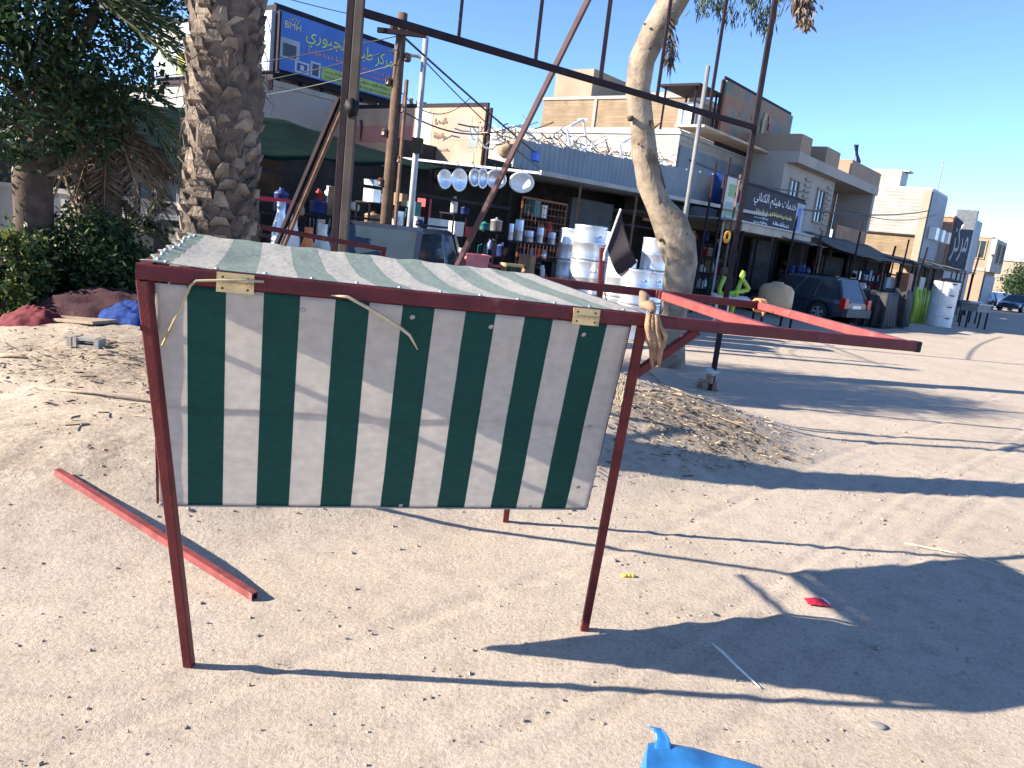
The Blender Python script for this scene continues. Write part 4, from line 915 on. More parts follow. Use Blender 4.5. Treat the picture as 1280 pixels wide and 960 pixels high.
# faded colour billboard above it
def board(name, label, pts, thick, base, parts, cat='billboard', legs=None, group=None):
    """flat board: pts = lower-left, lower-right, upper-right, upper-left (world)"""
    a, b_, c_, d_ = [V(p) for p in pts]; t = thing(name, label, cat, tuple(a), group)
    r = (b_ - a); W = r.length; r.normalize(); H = (d_ - a).length; n = r.cross((d_ - a).normalized()).normalized()
    if n.dot(EYE - a) < 0: n = -n
    MB().prism([a, b_, c_, d_], -n * thick).build('panel', base, t)
    fr = MB()
    for p, q in ((a, b_), (b_, c_), (c_, d_), (d_, a)): fr.beam(p - n * thick * .5, q - n * thick * .5, thick + .05, .06, n)
    fr.build('frame', DKSTEEL, t)
    return t, a, r, (d_ - a).normalized(), n, W, H
def patch(t, nm, a, r, up, n, x0, x1, y0, y1, col, k=1, rough=.6):
    m_ = mat('print_' + '_'.join('%02d' % round(v * 99) for v in col), col, rough, 0, .15, 2)
    MB().obox(a + r * (x0 + x1) / 2 + up * (y0 + y1) / 2 + n * (.004 * k), r * (x1 - x0) / 2, up * (y1 - y0) / 2, n * .002).build(nm, m_, t)
c_ = -13.0; ua, ub = hit(897, 180, c_).dot(ST), hit(981, 205, c_).dot(ST)
FADE = mat('faded_poster_teal', (0.1, 0.17, 0.16), .7, 0, .35, 1.2)
_r = [n_ for n_ in FADE.node_tree.nodes if n_.type == 'VALTORGB'][0].color_ramp
[n_ for n_ in FADE.node_tree.nodes if n_.type == 'TEX_NOISE'][0].inputs['Scale'].default_value = .75
_r.elements[0].position = .28; _r.elements[0].color = (.05, .1, .1, 1); _r.elements[1].position = .74; _r.elements[1].color = (.06, .11, .12, 1)
for p_, c_c in ((.38, (.1, .12, .09)), (.45, (.22, .14, .06)), (.5, (.26, .09, .05)), (.55, (.2, .15, .08)), (.62, (.13, .12, .1))): _r.elements.new(p_).color = (*c_c, 1)
t, a, r, up, n, W, H = board('billboard', 'faded teal and orange picture billboard above the grey shop front', [sp(ua, c_, 5.85), sp(ub, c_, 5.85), sp(ub, c_, 7.95), sp(ua, c_, 7.95)], .25, FADE, None)
rs = random.Random(3)
for k in range(14):
    x, y = rs.uniform(.05, .88) * W, rs.uniform(.06, .72) * H; col = rs.choice([(.3, .1, .05), (.34, .2, .08), (.25, .06, .05), (.3, .24, .1), (.14, .09, .07), (.2, .16, .1), (.32, .14, .1)])
    patch(t, 'print_patch', a, r, up, n, x, min(W - .05, x + rs.uniform(.1, .4)), y, min(H - .05, y + rs.uniform(.08, .3)), col, 1 + k)
# building A with notched parapet
PA = hit(985, 178, -11.5); uA0 = hit(982, 200, -11.5).dot(ST); uA1 = hit(1086, 232, -11.5).dot(ST); zA = 6.2
tA = thing('shop_building', 'grey two storey shop building with notched parapet and brown balcony recess', 'building', tuple(sp(uA0, -11.5, 0)), 'shop buildings along the street')
uc = uA0 + (uA1 - uA0) * .55
MB().sbox(uA0, uc, -20, -11.5, 3.0, 5.55).build('wall', GREYR, tA); MB().sbox(uc + .003, uA1 - .1, -20, -12.9, 3.0, 5.55).build('wall', BRICKR, tA)
MB().sbox(uA0, uA1, -20, -11.0, 5.553, 5.95).build('roof_slab', GREYR, tA)
for u_a, u_b in ((uA0, uA0 + 1.2), (uA0 + 3.0, uA0 + 4.8), (uA0 + 6.6, uA1)): MB().sbox(u_a, u_b, -20, -11.02, 5.953, 6.6).build('parapet', TANR, tA)
MB().sbox(uA0 + .01, uA1 - .01, -20, -11.6, 5.953, 6.15).build('roof_curb', CREAM, tA)
MB().sbox(uA0, uA1, -20, -10.9, 2.75, 2.997).build('floor_slab', CONC, tA)
MB().sbox(uc + .1, uA1 - .2, -11.25, -11.1, 3.0, 3.75).build('balcony_wall', BRICKR, tA); MB().sbox(uA1 - .4, uA1, -12.8, -11.1, 3.76, 5.55).build('pillar', GREYR, tA)
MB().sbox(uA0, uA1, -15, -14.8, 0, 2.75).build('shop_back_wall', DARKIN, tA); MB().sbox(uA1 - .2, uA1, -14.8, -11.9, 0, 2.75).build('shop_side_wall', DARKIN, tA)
for u in np.linspace(uA0 + .2, uA1 - .2, 4): MB().sbox(u - .2, u + .2, -12, -11.5, 0, 2.75).build('pillar', mat('dark_render', (.085, .078, .07), .9, 0, .25, 2), tA)  # pillars in a darker tone than the walls above
for u in (uA0 + .9, uA0 + 4.2): window(tA, 'c', u, u + .9, 3.7, 5.0, -11.5, CREAM)
for k in range(2):
    u = uA0 + 2.45 + 2.9 * k; mb = MB()
    for j in range(9): mb.sbox(u, u + .7, -11.497, -11.42, 3.4 + j * .22, 3.5 + j * .22)
    mb.build('louvre', CONC, tA)
window(tA, 'c', uc + 1.2, uc + 2.4, 3.8, 5.1, -12.9, CREAM)
# flag on that roof
fpA = hit(1066, 218, -11.3); fz = thing('flag', 'dark blue flag hanging furled from a pole on the notched roof', 'flag', tuple(fpA))
MB().tube([fpA - UP * .4, atY(1071, 178, fpA.y)], .025, 6).build('pole', GALV, fz)
def fl2(a, b):
    p = atY(1070 - 7 * a + 3 * (1 - b), 180 + 40 * b, fpA.y); q = atY(1076 - 2 * abs(b - .5) * 6, 186 + 30 * b, fpA.y)
    w_ = math.sin(math.pi * (.08 + .88 * b)); return p.lerp(q, a * w_) + V((.1 * math.sin(a * 9), .12 * math.sin(a * 7 + b * 3), 0))
grid_sheet('cloth', fl2, 14, 14, mat('dark_blue_flag', (0.02, 0.03, 0.07), .8, 0, .3, 4, dirt=(.2, .2, .22), dirt_amt=.2), fz, .01)
# Arabic shop sign
us0, us1 = hit(930, 255, -10.6).dot(ST), hit(1003, 283, -10.6).dot(ST)
SIGN = mat('dark_grey_sign_face', (0.035, 0.032, 0.04), .85, 0, .12, 1)
t, a, r, up, n, W, H = board('shop_sign', 'dark grey shop sign with white and yellow Arabic lettering on the canopy', [sp(us0, -10.6, 2.92), sp(us1, -10.6, 2.92), sp(us1, -10.6, 4.12), sp(us0, -10.6, 4.12)], .18, SIGN, None, 'shop sign')
WT = mat('white_lettering', (.72, .71, .7), .5, 0, .02); YT = mat('yellow_lettering', (.6, .5, .08), .5, 0, .05)
mb = MB(); text_into(mb, shape_ar('خدمات هيثم الكناني'), a + r * .12 * W + up * .53 * H, r, up, w=.70 * W, h=.38 * H, out=n); mb.build('lettering', WT, t)
mb = MB(); scrawl(mb, a + r * .18 * W + up * .33 * H, r, up, .58 * W, .13 * H, 26, n, seed=2); mb.build('yellow_lettering', YT, t)
for x_, y_, w_, h_, n_ in ((.47, .1, .28, .13, 12), (.17, .06, .2, .1, 9), (.17, .2, .2, .06, 9)): mb = MB(); scrawl(mb, a + r * x_ * W + up * y_ * H, r, up, w_ * W, h_ * H, n_, n, seed=n_); mb.build('small_lettering', WT, t)
patch(t, 'picture_strip', a, r, up, n, .84 * W, .99 * W, .05 * H, .93 * H, (.28, .3, .33)); patch(t, 'picture_strip', a, r, up, n, .87 * W, .93 * W, .12 * H, .8 * H, (.06, .13, .42), 2)
uw0, uw1 = hit(909, 230, -10.55).dot(ST), hit(929, 260, -10.55).dot(ST)
t, a, r, up, n, W, H = board('poster_board', 'pale green and white poster board left of the dark Arabic sign', [sp(uw0, -10.6, 2.9), sp(uw1, -10.6, 2.9), sp(uw1, -10.6, 4.2), sp(uw0, -10.6, 4.2)], .12, mat('pale_poster', (.5, .5, .43), .6, 0, .1, 2), None, 'poster board')
patch(t, 'print_patch', a, r, up, n, .2 * W, .8 * W, .55 * H, .85 * H, (.2, .34, .12)); patch(t, 'print_patch', a, r, up, n, .15 * W, .85 * W, .1 * H, .42 * H, (.25, .4, .3))
# shop front below: canopy and dark recess between the fascia and building A
gp = thing('open_shop', 'deep dark shop front under a long canopy behind the parked car', 'shop', tuple(sp(28, -11, 0)))
MB().sbox(23.5, uA0 - .01, -10.7, -10.0, 2.6, 2.85).build('canopy_beam', mat('pale_board', (.42, .37, .3), .8, 0, .2, 2), gp)
MB().sbox(22.5, uA0, -15, -9.9, 2.853, 2.9).build('canopy', MATS['grey_sheet_roof'], gp); MB().sbox(26.3, uA0, -16, -15.8, 0, 2.8).build('back_wall', DARKIN, gp)
for u in (23.6, 26.5, 29.8): MB().beam(sp(u, -10, 0), sp(u, -10, 2.6), .08).build('post', DKSTEEL, gp)
for k in range(6):
    MB().sbox(27 + (k % 3) * 1.2, 27.9 + (k % 3) * 1.2, -13.2, -12.9, .4 + (k // 3) * 1.1, 1.3 + (k // 3) * 1.1).build('shelf_box', mat('box_%d' % (k % 3), [(.1, .1, .11), (.2, .15, .1), (.06, .09, .16)][k % 3], .8), gp)
can = thing('canvas_awning', 'dark sagging awning on thin posts in front of the notched building', 'awning', tuple(sp(uA0 + 5, -9, 0)))
grid_sheet('sheet', lambda a, b: sp(uA0 + 1.5 + a * 10, -10.85 + b * 2.4, 3.1 - .75 * b - .12 * math.sin(math.pi * b) + .08 * noise.noise((a * 6, b * 2, 3))), 30, 8, mat('grey_brown_canvas', (.1, .095, .085), .85, 0, .3, 2), can, .02)
for k in range(4): MB().beam(sp(uA0 + 1.6 + k * 3.2, -8.5, 0), sp(uA0 + 1.6 + k * 3.2, -8.5, 2.4), .06).build('post', DKSTEEL, can)
can = thing('canvas_awning', 'low dark awning before the cream corner building', 'awning', tuple(sp(48, -9, 0)))
grid_sheet('sheet', lambda a, b: sp(uA1 + .5 + a * 9, -12 + b * 4, 2.9 - .5 * b + .08 * noise.noise((a * 6, b * 2, 8))), 24, 8, MATS['grey_brown_canvas'], can, .02)
for k in range(4): MB().beam(sp(uA1 + .7 + k * 2.8, -8.1, 0), sp(uA1 + .7 + k * 2.8, -8.1, 2.4), .06).build('post', RUST, can)
# building B: cream corner building, lit end wall, white sheet upper storey
t, u0, u1, c1, z = building('corner_building', 'cream corner building with white sheet upper storey and bright end wall', 1165, 238, -10.6, 1062, 1183, BRICK, MATS['grey_sheet_roof'], yr=248)
MB().sbox(u0 - .12, u0 - .003, c1, -10.6, z - 2.6, z - .02).build('upper_sheet', CORRW, t)
MB().sbox(u0 - .16, u0 - .123, c1, -10.55, z - 2.68, z - 2.603).build('string_course', DKSTEEL, t)
MB().sbox(u0 - .18, u0 - .123, -10.95, -10.55, .2, z).build('corner_pillar', CREAM, t)
MB().sbox(u0 - .17, u0 - .123, -14.6, -14.5, z - 2.6, z).build('batten', DKSTEEL, t)
MB().sbox(u0 - .15, u0 - .003, c1, -11, z - 5.0, z - 4.7).build('plinth_band', TANR, t)
MB().sbox(u0 + 2, u1 - 4, c1 + 1, -12.5, z + .143, z + 1.1).build('roof_room', CORRW, t); MB().sbox(u0 + 1.9, u1 - 3.6, c1 + .9, -12.2, z + 1.103, z + 1.2).build('roof_room_cover', MATS['grey_sheet_roof'], t)
MB().sbox(u0, u1, -10.597, -10.5, 3.0, z).build('street_cladding', mat('blue_grey_cladding', (.16, .18, .21), .6, .1, .15, 1), t)
MB().sbox(u0 + .2, u1 - .2, -10.597, -10.55, .1, 2.8).build('shutter', SHUT, t)
for k in range(3): MB().sbox(u0 + 1 + 1.9 * k, u0 + 1.8 + 1.9 * k, -10.497, -10.1, 4.2, 4.9).build('air_conditioner', WHITE, t)
MB().tube([sp(u1 - 1, -11, z), sp(u1 - 1, -11, z + 2.2)], .04, 5).build('mast', GALV, t)
# building C with a vertical sign
t, u0, u1, c1, z = building('sign_building', 'narrow brown building with a tall vertical dark sign on its corner', 1192, 272, -10.4, 1160, 1224, BRICKR, CONC, yr=282)
MB().sbox(u0 + .6, u0 + 1.2, -10.397, -9.2, 2.6, z + .6).build('sign_board', mat('slate_sign', (.09, .1, .12), .5), t)
mb = MB(); text_into(mb, shape_ar('كهرباء') if False else shape_ar('مركز'), sp(u0 + .59, -10.25, 3.2), NT, UP, w=.9, h=2.6, out=-ST, depth=.01); mb.build('sign_lettering', WT, t)
MB().sbox(u0 + 1.25, u1, -10.397, -10.2, 2.6, z + .5).build('street_cladding', MATS['blue_grey_cladding'], t)
MB().sbox(u0 - .08, u0 - .003, c1, -10.5, z - 3.4, z - 1.4).build('grey_panel', GREYR, t); MB().sbox(u0, u1, -10.397, -10.35, 0.1, 2.55).build('shutter', SHUT, t)
MB().sbox(u0 - 1.2, u0 - .003, c1, -10.4, 2.6, 2.8).build('canopy', CONC, t)
# building D
t, u0, u1, c1, z = building('far_building', 'small pinkish two storey building at the far end of the row', 1240, 298, -9.8, 1214, 1252, TANR, CONC, yr=306)
MB().sbox(u0, u1, -9.797, -9.4, 3.0, z).build('bay', GREYR, t); MB().sbox(u0 - .06, u0 - .003, c1, -9.8, 3.0, 3.25).build('string_course', CONC, t)
window(t, 'u', -10.9, -10.1, 4.0, 5.3, u0, CREAM); window(t, 'u', -12.8, -11.9, 4.0, 5.3, u0, CREAM); window(t, 'c', u0 + 1.2, u0 + 2.4, 3.8, 5.2, -9.4, CREAM); window(t, 'c', u0 + 3.6, u0 + 4.8, 3.8, 5.2, -9.4, CREAM)
MB().sbox(u0 + .3, u1, -9.797, -9.7, .1, 2.7).build('shutter', SHUT, t)
# last pale building and the trees at the street's end
pF = atY(1258, 330, 95); t = thing('distant_building', 'pale distant building above the trees at the road end', 'building', (pF.x, pF.y, 0), 'shop buildings along the street')
MB().box((pF.x + 1.2, pF.y + 3, 2.6), 7, 6, 5.2, -.6).build('wall', CREAM, t); MB().box((pF.x + 1.2, pF.y + 3, 5.3), 7.3, 6.3, .18, -.6).build('roof', CONC, t)
for i, (px, py, D, rx, rz, lab) in enumerate([(1256, 357, 105, 2.7, 2.2, 'dark green bushy tree right of the far pinkish building'), (1277, 361, 92, 2.1, 1.9, 'mid green tree at the right picture edge down the road'), (1294, 352, 84, 2.6, 2.4, 'tall green tree beyond the right picture edge at the road end')]):
    c = atY(px, py, D); tree('street_tree', lab, (c.x, c.y, 0), [(c.x, c.y, -.1), (c.x + .1, c.y, c.z * .6), (c.x, c.y, c.z)], [.22, .17, .12], [(tuple(c), (rx, rx, rz)), ((c.x - rx * .5, c.y - .5, c.z - rz * .4), (rx * .6, rx * .6, rz * .6)), ((c.x + rx * .5, c.y, c.z + rz * .3), (rx * .6, rx * .6, rz * .5))], 3500, .3, .16, LG, BARK, 'trees at the far end of the road', weights=(.4, .45, .15))

# ------------------------------------------------------------------ left: end building with billboards
t, u0, u1, c1, z = building('appliance_building', 'white and grey building under the two big billboards behind the awning', 330, 104, -19, 95, 492, GREYR, CONC, yr=135)
MB().sbox(u0 - .08, u0 - .003, c1, -19, .2, z).build('end_cladding', mat('white_render', (.32, .305, .275), .85, 0, .06, 1), t)
for k in range(3): MB().sbox(u0 - .45, u0 - .083, -19.7, -19.15, z - 1.15 - .8 * k, z - .7 - .8 * k).build('air_conditioner', TANR, t)
window(t, 'u', -20.5, -19.5, z - 5.0, z - 3.6, u0 - .08, WHITE); window(t, 'u', -24, -22.6, z - 3.2, z - 1.8, u0 - .08, WHITE)
MB().sbox(u0 + 1.2, u0 + 5.2, -23, -20.5, z + .14, z + 1.1).build('roof_room', BRICK, t)
mb = MB()
for k in range(14): mb.beam(sp(u0 + 5.6 + k * .32, -20.4, z + .14), sp(u0 + 5.6 + k * .32, -20.4, z + .95), .12, .03)
mb.build('roof_slats', MATS['brown_board'], t)
eu0 = u0; ez = z
cB = -20.0; ua, ub = hit(344, 60, cB).dot(ST), hit(493, 100, cB).dot(ST)
zb0 = (hit(344, 86, cB).z + hit(490, 124, cB).z) / 2; zb1 = (hit(344, 8, cB).z + hit(493, 63, cB).z) / 2
NAVY = mat('blue_billboard_print', (.032, .115, .37), .55, 0, .12, 1.2)
t, a, r, up, n, W, H = board('billboard', 'blue billboard with yellow Arabic lettering and the letters BMH on the grey building roof', [sp(ua, cB, zb0), sp(ub, cB, zb0), sp(ub, cB, zb1), sp(ua, cB, zb1)], .3, NAVY, None)
for k in range(6): MB().beam(sp(ua + .3 + k * (ub - ua - .6) / 5, cB - .25, ez), sp(ua + .3 + k * (ub - ua - .6) / 5, cB - .25, zb0), .1).build('strut', DKSTEEL, t)
YL = mat('lime_yellow_lettering', (.55, .55, .07), .5); PK = mat('pink_lettering', (.42, .16, .2), .5); GD = mat('gold_lettering', (.5, .44, .2), .5)
mb = MB(); text_into(mb, 'BMH', a + r * .06 * W + up * .74 * H, r, up, w=.12 * W, h=.11 * H, out=n, depth=.012); mb.build('gold_lettering', GD, t)
mb = MB()
for k in range(5): mb.obox(a + r * (.085 + .018 * k) * W + up * (.89 + .012 * (2 - abs(k - 2))) * H + n * .012, (r * .4 + up * .6 * (k - 2) / 2 + up * .5).normalized() * .06, r * .012, n * .003)
mb.build('emblem', GD, t)
mb = MB(); text_into(mb, shape_ar('الجبوري'), a + r * .22 * W + up * .53 * H, r, up, w=.34 * W, h=.34 * H, out=n, depth=.012); mb.build('lettering', YL, t)
mb = MB(); text_into(mb, shape_ar('مركز طباخ'), a + r * .60 * W + up * .50 * H, r, up, w=.37 * W, h=.36 * H, out=n, depth=.012); mb.build('lettering', YL, t)
mb = MB(); scrawl(mb, a + r * .24 * W + up * .40 * H, r, up, .7 * W, .12 * H, 22, n, .012, 6); mb.build('pink_lettering', PK, t)
mb = MB(); scrawl(mb, a + r * .6 * W + up * .30 * H, r, up, .35 * W, .08 * H, 16, n, .012, 7); mb.build('pink_lettering', PK, t)
patch(t, 'lime_panel', a, r, up, n, .36 * W, .99 * W, .03 * H, .26 * H, (.3, .36, .08))
DG = mat('dark_lettering', (.06, .08, .05), .5); mb = MB()
for k in range(2): mb = MB(); scrawl(mb, a + r * .39 * W + up * (.06 + .1 * k) * H, r, up, .57 * W, .06 * H, 30, n, .016, 8 + k); mb.build('small_lettering', DG, t)
for x0, x1, y0, y1, col, k in ((.03, .18, .22, .56, (.3, .31, .33), 1), (.055, .155, .25, .47, (.04, .05, .07), 2), (.15, .26, .03, .23, (.45, .46, .48), 1), (.165, .245, .06, .2, (.05, .06, .16), 2), (.27, .35, .02, .3, (.4, .41, .44), 1), (.285, .335, .05, .26, (.04, .05, .09), 2), (.19, .22, .08, .17, (.4, .42, .5), 3)):
    patch(t, 'appliance_picture', a, r, up, n, x0 * W, x1 * W, y0 * H, y1 * H, col, k)
ur_ = eu0 - .3; ca, cb_ = hit_u(192, 60, ur_).dot(NT), hit_u(338, 50, ur_).dot(NT); zz0 = (hit_u(192, 97, ur_).z + hit_u(338, 88, ur_).z) / 2; zz1 = (hit_u(192, 40, ur_).z + hit_u(338, 6, ur_).z) / 2
t, a, r, up, n, W, H = board('billboard', 'sunlit white billboard with appliance pictures behind the palm trunk', [sp(ur_, ca, zz0), sp(ur_, cb_, zz0), sp(ur_, cb_, zz1), sp(ur_, ca, zz1)], .3, mat('white_billboard_print', (.27, .3, .35), .55, 0, .05, 1), None)
for k in range(5): MB().beam(sp(ur_ + .2, ca + .2 + k * (cb_ - ca - .4) / 4, ez - .2), sp(ur_ + .2, ca + .2 + k * (cb_ - ca - .4) / 4, zz0), .1).build('strut', DKSTEEL, t)
for x0, x1, y0, y1, col, k in ((.0, .08, 0, 1, (.25, .33, .6), 1), (.02, .24, .45, .95, (.36, .34, .3), 2), (.1, .18, .5, .85, (.35, .33, .3), 3), (.03, .16, .05, .36, (.3, .33, .3), 2), (.17, .23, .03, .4, (.34, .34, .33), 3), (.24, .42, .02, .45, (.38, .32, .05), 2), (.28, .4, .55, .9, (.3, .4, .65), 2), (.66, .8, .02, .45, (.38, .33, .05), 2), (.68, .84, .5, .66, (.12, .17, .45), 2), (.86, .99, .02, .97, (.5, .56, .72), 2)):
    patch(t, 'appliance_picture', a, r, up, n, x0 * W, x1 * W, y0 * H, y1 * H, col, k)
# sunlit orange poster billboard facing the camera
Pq = hit(608, 130, -13.4); uq = Pq.dot(ST); ca, cb_ = hit_u(396, 150, uq).dot(NT), -13.4; zt = (Pq.z + hit_u(396, 140, uq).z) / 2
t, a, r, up, n, W, H = board('billboard', 'sun bleached orange poster billboard behind the green awning', [sp(uq, ca, 2.9), sp(uq, cb_, 2.9), sp(uq, cb_, zt), sp(uq, ca, zt)], .2, mat('bleached_orange_poster', (.32, .205, .135), .7, 0, .15, 2, dirt=(.36, .265, .2), dirt_amt=.25), None)
for x0, x1, y0, y1, col, k in ((.04, .66, .48, .74, (.29, .115, .09), 1), (.1, .5, .8, .95, (.28, .2, .14), 1), (.66, .73, .4, .93, (.4, .36, .27), 2), (.675, .715, .9, .98, (.4, .36, .27), 3), (.83, .94, .55, .88, (.22, .16, .13), 1), (.93, .975, .45, .75, (.15, .18, .18), 2), (.885, .965, .12, .38, (.24, .19, .145), 2), (.3, .55, .3, .44, (.3, .18, .1), 1)):
    patch(t, 'poster_patch', a, r, up, n, x0 * W, x1 * W, y0 * H, y1 * H, col, k)
mb = MB(); BP = mat('brown_print', (.1, .06, .04), .7)
for x_, y_, w_, h_, n_ in ((.745, .76, .07, .1, 4), (.745, .55, .07, .1, 5), (.62, .38, .2, .05, 9)): mb = MB(); scrawl(mb, a + r * x_ * W + up * y_ * H, r, up, w_ * W, h_ * H, n_, n, .02, 20 + n_); mb.build('small_lettering', BP, t)
mb = MB(); scrawl(mb, a + r * .74 * W + up * .2 * H, r, up, .08 * W, .06 * H, 6, n, .02, 24); mb.build('violet_lettering', mat('violet_print', (.28, .15, .35), .7), t)
MB().tube([a + r * .315 * W + up * .5 * H + n * .05, a + r * .318 * W + up * .72 * H + n * .06, a + r * .31 * W + up * .82 * H + n * .05], [.02, .03, .04], 5).build('torn_strip', DARKIN, t)
# poster kiosk glimpsed between palm and dead fronds
kp = atY(190, 270, 15); kz = thing('kiosk', 'kiosk with red, blue and yellow posters behind the palm trunk', 'kiosk', (kp.x, kp.y, 0))
kw = lambda x, y, D=15: atY(x, y, D)
MB().box((kp.x, kp.y + 1.2, 1.25), 2.4, 2.2, 2.5, -.1).build('wall', MATS['white_render'], kz)
def facing(nm, x0, y0, x1, y1, D, col, rt):
    p, q = atY(x0, y1, D), atY(x1, y0, D); MB().box(((p.x + q.x) / 2, D, (p.z + q.z) / 2), q.x - p.x, .03, q.z - p.z).build(nm, mat('print_' + '_'.join('%02d' % round(v * 99) for v in col), col, .6, 0, .15, 2), rt)
for x0, y0, x1, y1, col in ((160, 188, 182, 222, (.45, .1, .06)), (183, 188, 191, 226, (.5, .52, .5)), (192, 182, 216, 190, (.1, .3, .6)), (191, 191, 222, 220, (.6, .58, .5)), (194, 198, 214, 212, (.12, .25, .6)), (193, 213, 218, 219, (.6, .5, .1)), (164, 232, 188, 248, (.03, .16, .2)), (163, 254, 192, 288, (.4, .48, .52))): facing('poster', x0, y0, x1, y1, 14.85 - .004 * x0 / 10, col, kz)
fp_ = thing('metal_fence', 'grey slatted metal fence panel on posts left of the palm trunk', 'fence', (kp.x, 11, 0))
mb = MB()
for k in range(9): p = atY(198, 268 + k * 4, 11.2); q = atY(224, 271 + k * 4, 11.2); mb.beam(p, q, .02, .03)
mb.build('slats', GALV, fp_)
for x in (196, 224): MB().beam(V((atY(x, 280, 11.2).x, 11.2, 0)), atY(x - 1, 236, 11.2), .04).build('post', GALV, fp_)
db = atY(176, 318, 10.8); mb = MB(); mb.box((db.x, db.y, .62), .55, .5, 1.25, .05); bn = mb.build('bin', mat('dark_bin_plastic', (.02, .024, .03), .6)); props(bn, 'dark rectangular bin between the bushes and the fence', 'bin')
mb = MB(); mb.box((db.x, db.y, 1.27), .6, .55, .05, .05); o = mb.build('lid', BLACK); o.parent = bn; o.location = o.location - bn.location
for k, (x0, y0, x1, y1, lab) in enumerate([(58, 250, 92, 148, 'tan bamboo pole leaning beside the dense tree trunk'), (64, 252, 98, 160, 'second bamboo pole leaning just right of the first'), (88, 250, 70, 190, 'short crossed dry pole between the trunk and the shaggy palm')]):
    p = atY(x0, y0, 9.0); q = atY(x1, y1, 9.2); d = (p - q).normalized()
    while p.z > gz(p.x, p.y): p += d * .05
    single(MB().tube([p, p.lerp(q, .5) + V((.02, 0, .03)), q], [.024, .02, .014], 6), 'bamboo_pole', mat('bamboo', (.33, .24, .13), .7, 0, .25, 6), lab, 'pole', smooth=True)

